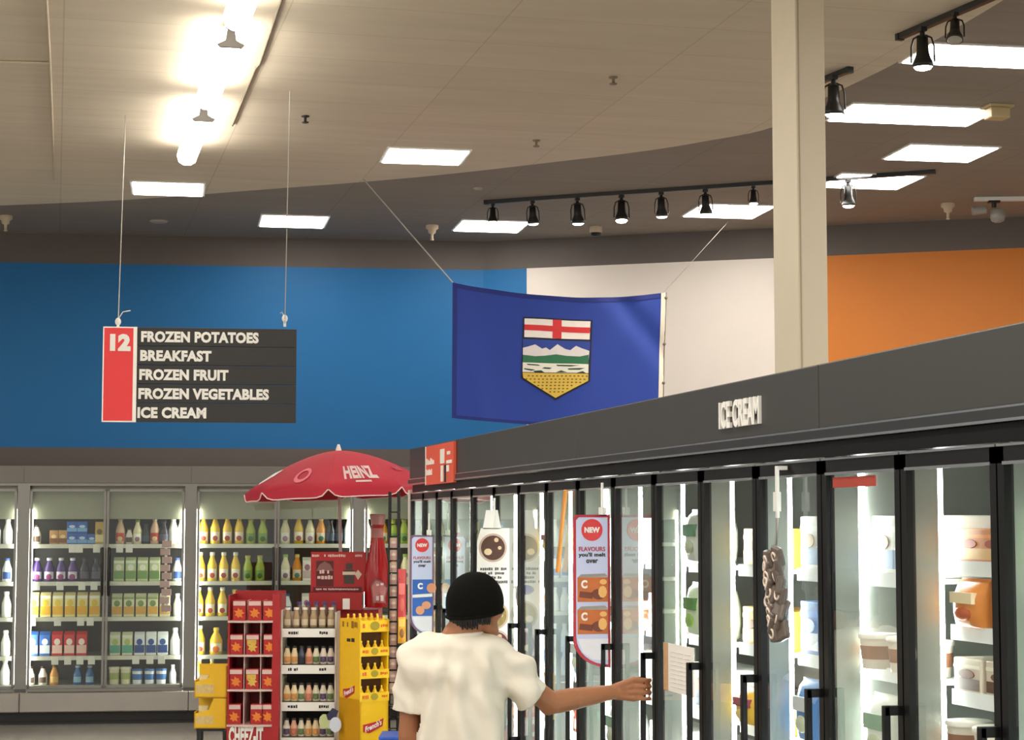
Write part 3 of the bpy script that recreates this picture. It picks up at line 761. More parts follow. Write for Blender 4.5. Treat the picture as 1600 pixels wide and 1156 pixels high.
crow(3, [('cart_bl', 54), ('cart_bl', 73), ('cart_r', 92), ('cart_r', 111), ('cart_r', 130)], pl)
crow(4, [('bottle_s', 51, .85), ('bottle_s', 70, .85), ('bottle_a', 88, .9), ('bottle_b', 124, .88), ('bottle_b', 143, .88)], pl)
pl = 'the green-carton cooler door'
crow(0, [('juice_r', 187), ('bottle_s', 201, .75), ('juice_w', 214, .92), ('bottle_d', 227, .8), ('juice_r', 241), ('bottle_k', 255), ('bottle_w', 270), ('bottle_w', 283)], pl)
crow(1, [('cart_g', 186 + 18.6 * i) for i in range(4)] + [('bottle_wb', 277, .95)], pl)
crow(2, [('cart_cg', 184 + 18.6 * i) for i in range(5)] + [('bottle_w', 278, .85)], pl)
crow(3, [('cart_ct', 182), ('cart_ct', 201), ('cart_bw', 220), ('cart_bw', 238), ('cart_bw', 256), ('bottle_w', 275)], pl)
crow(4, [('tub_c', 181), ('tub_c', 199), ('tub_b', 217), ('tub_b', 236), ('tub_b', 254), ('bottle_w', 272, .7)], pl)
pl = 'the cooler left of the umbrella'
crow(0, [('juice_y', 317), ('juice_y', 335.5), ('juice_y', 354.5), ('juice_y', 373), ('juice_g', 391), ('juice_g', 410)], pl)
crow(1, [('juice_y', 313), ('juice_y', 331.5), ('juice_y', 349.5), ('juice_y', 368), ('juice_g', 387), ('juice_g', 406)], pl)
crow(2, [('juice_y', 311), ('juice_y', 329), ('juice_y', 348), ('juice_o', 367), ('juice_g', 386), ('juice_g', 405)], pl)
crow(3, [('juice_y', 314), ('jug_y', 339), ('juice_o', 364), ('juice_o', 384), ('juice_o', 404)], pl)
crow(4, [('juice_y', 314, .85), ('juice_y', 333, .85)], pl)
pl = 'the cooler under the umbrella'
crow(0, [('juice_w', 445), ('juice_y', 466), ('juice_w', 484), ('juice_o', 501), ('bottle_d', 516), ('bottle_d', 528), ('bottle_w', 545, 1.05)], pl)
crow(1, [('juice_w', 446), ('juice_o', 464), ('pack_w', 480), ('juice_y', 499), ('juice_y', 518), ('bottle_w', 543)], pl)
crow(2, [('bottle_wb', 449, .9), ('pack_w', 479, .95), ('juice_w', 500)], pl)
pl = 'the cooler beside the giant bottle'
crow(0, [('bottle_w', 572, 1.05), ('juice_o', 598), ('juice_g', 614), ('juice_g', 631)], pl)
crow(1, [('juice_o', 598), ('juice_o', 616), ('juice_w', 633)], pl)
# price tags hanging from the shelf rails
TAG = MB().bbox(-.032, .032, -.004, .002, -.075, .0, .002).mesh('price_tag', PAPER)
for row, xs in ((0, (112, 123, 150, 186, 201)), (1, (57, 94, 128, 147)), (2, (52, 91, 127, 142)), (3, (88, 108, 127, 145, 214, 236, 254))):
    for px in xs:
        x = cloc(px, 900, .06).x; u_ = cu[1]
        sh_ = [c_ for c_ in u_.children if c_.name.startswith('shelf')][row]
        link('price_tag', TAG, sh_, (x - ex[1], .073, rows[row] - .002))
# pink clip strip in the cooler with green cartons
x = cloc(259, 900, .05).x; loc = O + W1 * x - N1 * .045
z1_ = cloc(259, 843, .05).z; z0_ = cloc(259, 957, .05).z
t = thing('clip_strip', 'pinkish clip strip of small packets hanging inside the green-carton cooler door', 'clip strip', (loc.x, loc.y, z0_), CRZ)
obj('strip', MB().box(-.012, .012, 0, .003, 0, z1_ - z0_), PAPER, t)
pk = MB().bbox(-.045, .045, -.012, 0, -.03, .03, .004).mesh('packet', M('pink_packet', (205, 168, 166), .4))
for i in range(9): link('packet', pk, t, ((-1) ** i * .008, -.002 - .001 * (i % 2), .04 + i * (z1_ - z0_ - .08) / 8))

# ------------------------------------------------------------------ freezer run on the right
XF = 2.22
def fyy(px): return at_x(px, 900, XF).y
Y1 = fyy(1292); Y2 = fyy(908); DW = (Y2 - Y1) / 5
Y3 = Y2 + 5 * DW; YEND = at_x(640, 730, XF - .02).y; Y0 = Y1 - 3 * DW
ZHT = at_x(1240, 577, XF - .02).z; ZHB = at_x(1290, 687, XF - .02).z; ZDT = at_x(1285, 714, XF).z; ZGT = at_x(1340, 738, XF).z
ZHAND = at_x(1272, 1078, XF - .055).z
FD = 0.85; ZB = 0.42
SHELF = M('freezer_shelf', (190, 196, 192), .4); RAIL = M('price_rail_white', (240, 244, 244), .4)
units = [(Y0, 3, 'near freezer unit at the right edge with ice cream doors', ''), (Y1, 5, 'middle freezer unit of five glass doors under the ice cream lettering', ''), (Y2, 5, 'freezer unit of five glass doors beside the man', ''), (Y3, 3, 'farthest freezer unit below the orange header sign', '')]
GASK = M('silver_trim', (200, 200, 198), .25, .8)
def freezer(yA, n, label, wlast=None):
    yB = yA + n * DW
    if yB > YEND: yB = YEND
    dw = (yB - yA) / n
    t = thing('upright_freezer', label, 'freezer', (XF, yA, 0), 0, 'glass-door freezers on the right')
    L = yB - yA
    mb = MB()
    mb.box(FD - .03, FD, 0, L, .1, ZHT - .06); mb.box(.12, FD, 0, L, ZHB - .03, ZHB); mb.box(.05, FD, 0, L, .28, ZB - .03)
    mb.box(.12, FD, 0, .012, .3, ZHB); mb.box(.12, FD, L - .012, L, .3, ZHB)
    obj('liner', mb, INNER, t)
    hb = MB().bbox(-.02, .25, .003, L - .003, ZHB + .035, ZHT, .004); hb.box(.25, FD, .003, L - .003, ZHT - .06, ZHT - .03)
    obj('header_panel', hb, CHAR, t)
    tr = MB().box(-.03, .05, .0, L, ZHB + .004, ZHB + .03)
    obj('header_ledge', tr, M('dark_ledge', (48, 48, 48), .35), t)
    obj('header_trim', MB().box(-.034, -.02, 0, L, ZHB - .003, ZHB + .004).box(-.022, -.016, 0, L, ZHB + .03, ZHB + .036), GASK, t)
    fr = MB().box(.0, .1, 0, L, ZDT, ZHB - .003)
    obj('sill', MB().box(0, .1, 0, L, ZB - .06, ZB), BLACK, t)
    obj('head_rail', fr, BLACK, t)
    obj('kick_plate', MB().box(.03, .08, 0, L, 0, ZB - .06), CHAR, t)
    for i in range(n + 1):
        y = min(max(i * dw, .018), L - .018)
        obj('jamb', MB().box(.013, .088, y - .016, y + .016, ZB, ZDT), JAMB, t)
        obj('light', MB().box(.094, .108, y - .004, y + .004, ZB + .05, ZDT - .05), LED, t)
    for i in range(n):
        d = bpy.data.objects.new('door', None); C.objects.link(d); d.parent = t
        a = i * dw + .004; b = (i + 1) * dw - .004; s = .032
        q = MB()
        for y in (a, b - s): q.box(-.014, .012, y, y + s, ZB + .005, ZDT - .006)
        q.box(-.014, .012, a, b, ZB + .005, ZB + .05); q.box(-.014, .012, a, b, ZGT, ZDT - .006)
        obj('door_frame', q, BLACK, d)
        obj('door_trim', MB().box(-.017, -.013, a, b, ZDT - .012, ZDT - .006).box(-.0165, -.013, a + s - .004, b - s + .004, ZGT - .004, ZGT + .004), GASK, d)
        obj('glass', MB().box(-.004, .002, a + s, b - s, ZB + .05, ZGT), GLASS_F, d)
        hy = a + .017
        h = MB().box(-.062, -.012, hy - .011, hy + .011, ZHAND - .025, ZHAND).box(-.062, -.012, hy - .011, hy + .011, ZHAND - .57, ZHAND - .545)
        h.bbox(-.064, -.046, hy - .011, hy + .011, ZHAND - .57, ZHAND, .003)
        obj('handle', h, BLACK, d)
    return t, yA, dw, n
FU = [freezer(y, n, lb) for y, n, lb, _ in units]
# lettering on the header
ya, yb = at_x(1127, 645, XF - .02).y, at_x(1190, 645, XF - .02).y
zc_ = at_x(1158, 645, XF - .02).z
tm = text_mb('ICE CREAM', abs(ya - yb), .092, .012, .03)
tm.mapv(lambda p_: Vector((p_.y, -p_.x, p_.z)))
tu = FU[1][0]
hd = [c_ for c_ in tu.children if c_.name.startswith('header_panel')][0]
obj('lettering', shift(tm, -.024, (ya + yb) / 2 - Y1, zc_), PAPER, hd)['label'] = 'raised white lettering reading ICE CREAM'
# orange sign on the far header
ya, yb = at_x(665, 725, XF - .04).y, at_x(708, 725, XF - .04).y
zt_, zb_ = at_x(685, 694, XF - .04).z, at_x(685, 756, XF - .04).z
ow = abs(ya - yb); oh = zt_ - zb_
t = thing('header_sign', 'small orange sign with white marks on the far end of freezer header', 'sign', (XF - .028, yb, zb_))
obj('board', MB().bbox(-.012, .007, 0, ow, 0, oh, .002), M('sign_orange', (228, 92, 66), .5), t)
mk = MB()
def ob(y0, y1, z0, z1): mk.box(-.015, -.012, ow * (1 - y1), ow * (1 - y0), oh * z0, oh * z1)
for i in range(6): ob(.04 + i * .05, .075 + i * .05, .52, .68 - (i % 3) * .03)
for i in range(5): ob(.04 + i * .045, .07 + i * .045, .25, .4 - (i % 2) * .03)
ob(.56, .70, .5, .86); ob(.58, .66, .05, .45); ob(.80, .9, .7, .78); ob(.78, .96, .48, .56); ob(.78, .86, .28, .44); ob(.0, .02, 0, 1)
obj('lettering', mk, PAPER, t)
bk = MB().box(-.0145, -.012, ow * .24, ow * .30, oh * .03, oh * .46)
obj('fork_picture', bk, INK, t)

# ---- freezer products
def colr(c, d): return tuple(max(0, min(255, int(v * d))) for v in c)
FK = []
def fbox(key, w, h, body, band, spot, nm, cat='box', dp=.16):
    carton_kind(key, nm, cat, w, dp, h, body, band, False, spot, colr(body, 1.15))
fbox('fb_w', .15, .17, (236, 236, 230), (120, 150, 190), (200, 170, 140), 'frozen_box')
fbox('fb_bl', .15, .17, (70, 120, 190), (230, 236, 244), (200, 220, 240), 'frozen_box')
fbox('fb_or', .15, .09, (222, 140, 60), (240, 190, 110), (180, 80, 30), 'frozen_box')
fbox('fb_y', .15, .13, (226, 178, 60), (236, 210, 120), (170, 110, 40), 'frozen_box')
fbox('fb_na', .15, .12, (44, 64, 120), (90, 120, 180), (200, 200, 220), 'frozen_box')
fbox('fb_re', .15, .14, (170, 70, 60), (226, 190, 170), (230, 210, 190), 'frozen_box')
fbox('fb_gr', .15, .16, (120, 160, 110), (220, 230, 210), (236, 240, 226), 'frozen_box')
fbox('fb_br', .15, .09, (226, 214, 196), (96, 60, 40), (120, 76, 50), 'ice_cream_box')
tub_kind('ft_w', 'ice_cream_tub', .06, .1, (236, 228, 214), (240, 236, 226), (150, 100, 70))
tub_kind('ft_b', 'ice_cream_tub', .06, .1, (120, 80, 60), (236, 230, 220), (226, 190, 150))
bag_kind('bg_g', 'frozen_bag', .17, .2, .09, (206, 220, 190), (90, 140, 70), (150, 190, 90))
bag_kind('bg_w', 'frozen_bag', .17, .2, .09, (232, 238, 232), (110, 160, 130), (190, 200, 170))
bag_kind('bg_y', 'frozen_bag', .2, .13, .1, (232, 184, 50), (150, 60, 90), (240, 210, 120))  # yellow bag added on a top shelf to stand for a reflection
bag_kind('bg_o', 'frozen_bag', .17, .13, .09, (226, 140, 60), (250, 230, 190), (190, 90, 40))
bag_kind('bg_b', 'frozen_bag', .17, .2, .09, (80, 136, 200), (236, 240, 246), (220, 226, 200))
FN = {'fb_w': 'white box', 'fb_bl': 'blue box', 'fb_or': 'orange box', 'fb_y': 'yellow box', 'fb_na': 'navy box', 'fb_re': 'red box', 'fb_gr': 'green box', 'fb_br': 'brown-banded box',
      'ft_w': 'white tub', 'ft_b': 'brown tub', 'bg_g': 'green bag', 'bg_w': 'white bag', 'bg_y': 'added yellow bag', 'bg_o': 'orange bag', 'bg_b': 'blue bag'}
WID = {k: (.16 if k[:2] == 'fb' else .13 if k[:2] == 'ft' else .18) for k in FN}; WID['bg_y'] = .22
HT = {'fb_w': .17, 'fb_bl': .17, 'fb_or': .09, 'fb_y': .13, 'fb_na': .12, 'fb_re': .14, 'fb_gr': .16, 'fb_br': .09, 'ft_w': .1, 'ft_b': .1, 'bg_g': .2, 'bg_w': .2, 'bg_y': .13, 'bg_o': .13, 'bg_b': .2}
pal = {'ice': ['fb_or', 'bg_o', 'fb_br', 'ft_w', 'fb_br', 'ft_b'], 'white': ['fb_w', 'ft_w', 'fb_w', 'bg_w', 'fb_w'], 'blue': ['fb_w', 'fb_bl', 'bg_b', 'fb_w', 'bg_g'],
       'mix': ['bg_y', 'fb_y', 'fb_na', 'fb_re', 'fb_w'], 'green': ['bg_w', 'bg_g', 'bg_w', 'fb_w'], 'veg': ['bg_g', 'fb_gr', 'bg_w', 'bg_g'], 'warm': ['fb_w', 'fb_re', 'fb_br', 'fb_w', 'fb_y']}
bays = []
for ui, (u_, yA, dw, n) in enumerate(FU):
    for i in range(n): bays.append((ui, u_, yA, dw, i))
bpal = ['veg', 'ice', 'white', 'blue', 'mix', 'green', 'warm', 'white', 'blue', 'mix', 'white', 'green', 'white', 'veg', 'green', 'white']
bdesc = []
rb = random.Random(11)
FX = XF + .145
for bi, (ui, u_, yA, dw, i) in enumerate(bays):
    pn = bpal[bi]; ks = pal[pn]
    pitch = .17 if pn == 'ice' else .27
    ztop = 1.83 if pn != 'ice' else 1.845
    zs = []
    z = ztop - (.1 if pn == 'ice' else .13)
    while z > .85: zs.append(z); z -= pitch
    y0 = yA + i * dw + .03; y1 = yA + (i + 1) * dw - .03
    for r, z in enumerate(zs):
        sh_ = obj('shelf', MB().box(.124, FD - .05, y0 - yA - .012, y1 - yA + .012, z - .015, z), SHELF, u_)
        obj('price_rail', MB().box(.112, .123, y0 - yA, y1 - yA, z - .034, z + .006), RAIL, sh_)
        k = ks[r % len(ks)] if rb.random() < .75 or pn == 'ice' else rb.choice(ks)
        if z + HT[k] > ZDT - .03 and r == 0: k = 'fb_or' if pn == 'ice' else 'fb_y' if pn == 'mix' else 'fb_w'
        n_ = int((y1 - y0) / WID[k]); step = (y1 - y0) / n_
        col_n = ['far-side', 'middle', 'near-side'] if n_ == 3 else ['far-side', 'near-side'] if n_ == 2 else ['far-side', 'second', 'third', 'near-side']
        # door named by how it stands to things one can find
        dn = ['the freezer door at right edge', 'the ice cream freezer door', 'the red-stripped freezer door', 'the door behind the packet strip', 'the door of yellow boxes', 'the door with taped notice', 'the door the man holds', 'the door behind brown fin sign',
              'the door behind the orange strap', 'the door left of orange strap', 'the door behind white fin sign', 'the door above the black beanie', 'the second door right of blue fin', 'the door right of blue fin', 'the door behind blue fin sign', 'the last door by the umbrella'][bi]
        rnm = ['top', 'second', 'third', 'fourth', 'fifth', 'sixth', 'seventh', 'eighth'][r]
        for c_ in range(n_):
            y = y1 - step * (c_ + .5)
            fw = FX - (.0 if k[:2] == 'fb' else .03) + rb.uniform(0, .02) + (.05 if k[:2] == 'fb' else 0)
            put(k, '%s, %s on the %s shelf of %s' % (FN[k], col_n[c_], rnm, dn), (fw, y, z + .001), -PI / 2, 'frozen foods behind the freezer doors', 1.0)

# ------------------------------------------------------------------ signs and strips on the freezer doors
def blade(px_edge, pxl, pxr, pyt, pyb, label, style):
    Yb = at_x(px_edge, 900, XF).y
    Yb = round(Yb / 1, 3)
    p = lambda x, y: at_y(x, y, Yb)
    tl = p(pxl, pyt); w = p(pxr, pyt).x - tl.x; h = tl.z - p(pxl, pyb).z
    t = thing('fin_sign', label, 'sign', (tl.x, Yb, tl.z - h), 0, 'fin signs on the freezer doors')
    k = w / (pxr - pxl)
    return t, w, h
def round_fin(w, h, inset=0.0, flat=.18):
    pts_ = [(w - inset, inset * .6)]
    pts_ += [(w - inset, h - inset), (inset + .012, h - inset), (inset, h - inset - .012)]
    a = w - 2 * inset
    for i in range(9):
        th = i / 8 * PI / 2
        pts_.append((inset + a * (1 - math.cos(th)) , h * flat * (1 - math.sin(th)) + inset * 1.2 + (h * flat * .0)))
    return pts_[::-1]
LILAC = M('lilac_card', (196, 202, 232), .5, vary=.02); CRIM = M('crimson_edge', (176, 40, 58), .5); BROWNB = M('brown_box_art', (190, 100, 34), .5, vary=.2, nscale=30); BLUEB = M('blue_box_art', (30, 88, 176), .5, vary=.15, nscale=30)
def fin(px_edge, pxl, pxr, pyt, pyb, label, art, edge):
    t, w, h = blade(px_edge, pxl, pxr, pyt, pyb, label, 0)
    obj('card_edge', MB().prism(round_fin(w, h), 0, .008), edge, t)
    obj('card_face', MB().prism(round_fin(w, h, w * .07), -.002, 0), LILAC, t)
    obj('badge', MB().prism(disc(w * .5, h * .9, w * .29, w * .29, 24), -.004, -.002), PRED, t)
    obj('lettering', shift(text_mb('NEW', w * .42, w * .15, .002, .05), w * .5, -.005, h * .9), PAPER, t)
    obj('lettering', shift(text_mb('FLAVOURS', w * .72, w * .12, .002, .02), w * .5, -.003, h * .775), CRIM, t)
    obj('lettering', shift(text_mb("you'll melt", w * .74, w * .14, .002, .04), w * .5, -.003, h * .735), INK, t)
    obj('lettering', shift(text_mb('over', w * .32, w * .1, .002, .03), w * .5, -.003, h * .695), INK, t)
    if art == 'brown':
        for z0 in (.43, .22):
            b = obj('box_picture', MB().prism(rect(w * .1, w * .93, h * z0, h * (z0 + .16)), -.004, -.002), BROWNB, t)
            obj('lid_picture', MB().prism([(w * .1, h * (z0 + .16)), (w * .93, h * (z0 + .165)), (w * .85, h * (z0 + .185)), (w * .2, h * (z0 + .18))], -.0035, -.002), M('grey_art', (150, 146, 140), .5), b)
            obj('lettering', shift(text_mb('C', w * .17, w * .22, .002, .05), w * .28, -.005, h * (z0 + .115)), PAPER, b)
            obj('food_picture', MB().prism([(w * .14, h * (z0 + .03)), (w * .5, h * (z0 + .02)), (w * .52, h * (z0 + .06)), (w * .16, h * (z0 + .07))], -.005, -.003).prism(disc(w * .68, h * (z0 + .05), w * .2, h * .035), -.005, -.003), M('dark_caramel', (110, 46, 18), .5), b)
            obj('food_picture', MB().prism(disc(w * .78, h * (z0 + .065), w * .12, h * .04, 9), -.0065, -.004).prism(disc(w * .8, h * (z0 + .13), w * .1, h * .018, 10), -.0055, -.004), M('cream_art', (232, 176, 100), .5), b)
    else:
        b = obj('box_picture', MB().prism(rect(w * .1, w * .93, h * .2, h * .56), -.004, -.002), BLUEB, t)
        obj('lettering', shift(text_mb('C', w * .22, w * .26, .002, .06), w * .42, -.005, h * .495), PAPER, b)
        obj('band_picture', MB().prism([(w * .1, h * .38), (w * .93, h * .39), (w * .93, h * .42), (w * .1, h * .41)], -.0055, -.003), PAPER, b)
        obj('cookie_picture', MB().prism(disc(w * .42, h * .255, w * .18, w * .18), -.006, -.004).prism(disc(w * .68, h * .305, w * .19, w * .16), -.007, -.004).prism(disc(w * .9, h * .475, w * .2, w * .2), -.006, -.004), M('cookie', (220, 150, 110), .5, vary=.1), b)
    obj('lower_panel', MB().prism([(w * .93, h * .05), (w * .93, h * .19), (w * .1, h * .19), (w * .25, h * .1), (w * .5, h * .055)][::-1], -.0035, -.001), M('pale_card', (226, 224, 232), .5), t)
    obj('hanger', MB().cyl((w * .8, .004, h), (w * .8, .004, h + .13), .006).box(w * .7, w * .9, 0, .008, h - .005, h + .03), PAPER, t)
    return t
fin(962, 896, 953, 804, 1044, 'lilac fin sign with red border and brown dessert boxes, right of the man', 'brown', CRIM)
fin(686, 641, 678, 836, 994, 'lilac fin sign with blue box art, behind the man near the umbrella', 'blue', M('mauve_edge', (120, 84, 110), .5))
# white sign with round food pictures
t, w, h = blade(797, 744, 796, 825, 1032, 'white fin sign with round bowl pictures, behind the black beanie', 1)
obj('card', MB().prism([(0, h * .04), (w, 0), (w, h), (w * .15, h), (w * .04, h * .9)], 0, .008), PAPER, t)
BOWL = [(.5, .85, (78, 44, 30)), (.55, .34, (150, 130, 70)), (.6, .12, (96, 40, 40))]
for cx_, cz_, c3 in BOWL:
    b = obj('plate_picture', MB().prism(disc(w * cx_, h * cz_, w * .42, w * .42), -.003, -.001), M('plate_rim', (200, 176, 160), .5), t)
    obj('food_picture', MB().prism(disc(w * cx_, h * cz_, w * .36, w * .36), -.0045, -.002), M('food_%d' % c3[0], c3, .5, vary=.4, nscale=60), b)
    obj('garnish_picture', MB().prism(disc(w * (cx_ + .1), h * (cz_ + .06), w * .07, w * .07, 7), -.006, -.003).prism(disc(w * (cx_ + .2), h * cz_, w * .06, w * .06, 6), -.006, -.003).prism(disc(w * (cx_ - .15), h * (cz_ - .03), w * .12, w * .1, 9), -.006, -.003), M('garnish', (226, 200, 160), .5), b)
sb_ = MB()
for i, (a, b) in enumerate(((.12, .92), (.2, .85), (.25, .8), (.08, .95))): scribble(sb_, w * a, w * b, h * (.69 - .033 * i), .015, -.001, i)
obj('lettering', sb_, M('grey_ink', (92, 88, 90), .6), t)
obj('oval_badge', MB().prism(disc(w * .5, h * .53, w * .25, w * .14), -.003, -.001), M('oval_blue', (90, 96, 170), .5), t)
obj('hanger', MB().cyl((w * .55, .004, h), (w * .55, .004, h + .15), .006).prism([(w * .2, h - .004), (w * .75, h - .004), (w * .65, h + .09), (w * .3, h + .09)], .0, .006), PAPER, t)
# packet strip
p0 = at_x(1214, 728, XF - .05)
zlow = at_x(1228, 1008, XF - .05).z
t = thing('packet_strip', 'long hanging strip of brown snack packets on the freezer front', 'clip strip', (XF - .05, p0.y, zlow), 0)
SL = p0.z - zlow
obj('hanger', MB().box(.0, .03, -.012, .012, SL - .012, SL).box(-.004, .004, -.008, .008, SL - .16, SL).box(-.008, .006, -.016, .016, SL - .14, SL - .08), WHITE, t)
obj('strap', MB().tube([(0, 0, SL - .15), (0, .015, SL - .26), (.0, .02, .3), (0, -.02, .02)], .004, 6), WIRE, t)
PKM = M('brown_packet', (100, 88, 80), .35, vary=.25, nscale=40)
pkb = MB().bbox(-.022, .0, -.032, .032, -.028, .03, .008).mesh('packet', PKM)
rg = MB(); 
rg.tube([(-.024, .016 * math.cos(a * PI / 5), .014 * math.sin(a * PI / 5)) for a in range(11)], .004, 5)
rgm = rg.mesh('ring_picture', M('cream_ring', (232, 216, 200), .5))
for i in range(22):
    q = i // 2
    z = SL - .27 - i * (SL - .3) / 22 + random.uniform(-.012, .012)
    o = link('packet', pkb, t, (-.004 - .006 * (i % 2), (.028 if i % 2 else -.03) + random.uniform(-.012, .012) - .045 * i / 22, z))
    o.rotation_euler = (random.uniform(-.5, .5), random.uniform(-.3, .3), random.uniform(-.7, .5))
    if i % 2 or i % 3 == 0: link('ring_picture', rgm, o)
# orange strap
a = at_x(884, 766, XF - .02); b = at_x(872, 893, XF - .02)
tag(obj('orange_strap', MB().tube([(0, 0, 0), (0, (b.y - a.y) * .6, (b.z - a.z) * .55), (0, b.y - a.y, b.z - a.z)], [.01, .009, .012], 8), M('orange_band', (222, 150, 70), .5), None, a), 'thin orange strap hanging on a freezer door left of the brown fin sign', 'strap')
# notice on the inside of a door
q0 = at_x(1037, 1003, XF - .006); q1 = at_x(1085, 1090, XF - .006)
t = thing('paper_notice', 'off-white paper notice with tan edge taped on a freezer door', 'notice', (XF - .006, q1.y, q1.z))
nw = q0.y - q1.y; nh = q0.z - q1.z
obj('sheet', MB().box(-.001, .001, 0, nw * .84, 0, nh), PAPER, t); obj('edge_strip', MB().box(-.0015, .001, nw * .84, nw, 0, nh), M('tan_edge', (200, 160, 120), .5, vary=.3, nscale=40), t)
mk = MB(); 
for i in range(9):
    for j in range(3): mk.box(-.002, -.001, nw * (.1 + .23 * j), nw * (.1 + .23 * j + .2), nh * (.1 + .09 * i), nh * (.1 + .09 * i + .02))
obj('lettering', mk, M('pale_ink', (222, 218, 210), .6), t)
# red strip at the top of a door
q0 = at_x(1302, 746, XF - .008); q1 = at_x(1368, 751, XF - .008)
tag(obj('door_strip', MB().box(-.002, .002, q1.y - q0.y, 0, -.03, 0), M('dull_red', (168, 60, 44), .5, vary=.2), None, q0), 'dull red strip along the top of a freezer door glass', 'decal')

# ------------------------------------------------------------------ displays between the man and the coolers
def px_box(D): return D / FPX
DD = 13.0
def dl(px, py, D): return at_d(px, py, D)
def disp(name, label, cat, px, D, rz=0.0):
    p = at_d(px, 1000, D); return thing(name, label, cat, (p.x, p.y, 0), -YAW + rz)
def dz(py, D, px=480): return at_d(px, py, D).z
CHR = M('cracker_red', (172, 30, 34), .45, vary=.06); CHT = M('pale_pink_edge', (222, 190, 182), .5)
k = DD / FPX
cz = disp('snack_display', 'red cardboard cracker display with four tiers left of the white rack', 'display stand', 397, DD)
W = 80 * k
tz = [dz(y, DD) for y in (970, 1023, 1077, 1132)]
ztop = dz(932, DD); zbase = dz(1132, DD)
mb = MB().box(-W/2, -W/2 + .012, -.02, .32, 0, ztop + .01).box(W/2 - .05, W/2, -.02, .32, 0, ztop + .02).box(-W/2, W/2, .31, .33, 0, ztop + .03)
mb.box(-W/2, W/2 - .0, -.03, .31, 0, zbase - .012)
obj('body', mb, CHR, cz)
for z in tz:
    n = 9
    pts_ = [(-W/2 + (W - .045) * i / n, -.035 - .02 * math.sin(PI * i / n)) for i in range(n + 1)]
    sl = MB().slab(pts_ + [(W/2 - .045, .3), (-W/2 + .0, .3)], z - .01, z + .003)
    s_ = obj('shelf', sl, CHT, cz)
for x in (-.065, .045):
    obj('divider', MB().box(x - .003, x + .003, 0, .3, zbase, ztop - .03), CHT, cz)
obj('lettering', shift(text_mb('CHEEZ-IT', 53 * k, 27 * k, .004, .05), -10 * k, -.033, zbase - 16 * k), PAPER, cz)
BW = 20 * k; BH = 31 * k
carton_kind('cracker', 'cracker_box', 'box', BW, .07, BH, (178, 34, 36), (178, 34, 36), False, None, None)
KIND['cracker'] = ('cracker_box', 'box', KIND['cracker'][2], [])
star = []
for i in range(14):
    r = (BW * .42 if i % 2 == 0 else BW * .24) * (1 + .15 * math.sin(i * 2.3)); a = 2 * PI * i / 14; star.append((r * math.cos(a), BH * .36 + r * math.sin(a)))
KIND['cracker'][3].append(('top_band', MB().box(-BW * .47, BW * .47, -.0375, -.035, BH * .74, BH * .95).mesh('top_band', CHT)))
KIND['cracker'][3].append(('cracker_picture', MB().prism(star, -.0385, -.035).mesh('cracker_picture', M('cracker_orange', (232, 130, 44), .5, vary=.12, nscale=60))))
KIND['cracker_g'] = ('cracker_box', 'box', KIND['cracker'][2], [KIND['cracker'][3][0], ('cracker_picture', MB().prism(star, -.0385, -.035).prism(rect(-BW * .42, BW * .3, BH * .5, BH * .72), -.038, -.035).mesh('cracker_picture', M('cracker_yellow', (214, 176, 76), .5, vary=.2, nscale=60)))])
Mz = Matrix.Translation(cz.location) @ Matrix.Rotation(cz.rotation_euler.z, 4, 'Z')
for ti, (xs, ks) in enumerate((((374, 398, 421), 'ccc'), ((370, 395, 422), 'cgc'), ((370, 395, 420), 'cgc'), ((368, 403, 420), 'ccc'))):
    for j, px in enumerate(xs):
        q = Mz @ Vector(((px - 397) * k, .02, 0))
        put('cracker' if ks[j] == 'c' else 'cracker_g', 'red %scracker box, %s on the %s tier of the red display' % ('yellow-pictured ' if ks[j] == 'g' else '', ['leftmost', 'middle', 'rightmost'][j], ['top', 'second', 'third', 'bottom'][ti]), (q.x, q.y, tz[ti] + .004), -YAW, 'cracker boxes on the red display')
# white tiered rack of dressings
wr = disp('dressing_rack', 'white tiered rack of dressing bottles between the red and yellow displays', 'display stand', 482, 13.05)
k2 = 13.05 / FPX; W = 86 * k2
lz = [dz(y, 13.05) for y in (981, 1038, 1096, 1151)]
mb = MB().box(-W/2, -W/2 + .012, 0, .3, 0, dz(953, 13.05)).box(W/2 - .012, W/2, .02, .3, 0, dz(957, 13.05)).box(-W/2, W/2, .29, .31, 0, dz(958, 13.05))
obj('frame', mb, M('rack_cream', (214, 206, 190), .5), wr)
obj('shadow_panel', MB().box(-W/2 + .013, W/2 - .013, .27, .289, 0, dz(985, 13.05)), M('back_shadow', (52, 48, 44), .7), wr)  # dark sheet whose colour paints the shadow above each bottle row
for i, z in enumerate(lz):
    s_ = obj('shelf', MB().box(-W/2 + .012, W/2 - .014, .0, .27, z - .012, z), M('rack_shelf', (90, 84, 78), .6), wr)
    obj('price_strip', MB().bbox(-W/2 + .006, W/2 - .006, -.012, .0, z - .062, z - .004, .002), PAPER, s_)
    mk = MB(); scribble(mk, -W * .36, -W * .18, z - .032, .022, -.0125, i); scribble(mk, W * .2, W * .38, z - .032, .022, -.0125, i + 9)
    mk.mapv(lambda p_: p_)
    obj('lettering', mk, INK, s_)
bottle_kind('dr_a', 'dressing_bottle', (168, 142, 108), (230, 220, 200), (206, 188, 160), .135, .026, .62)
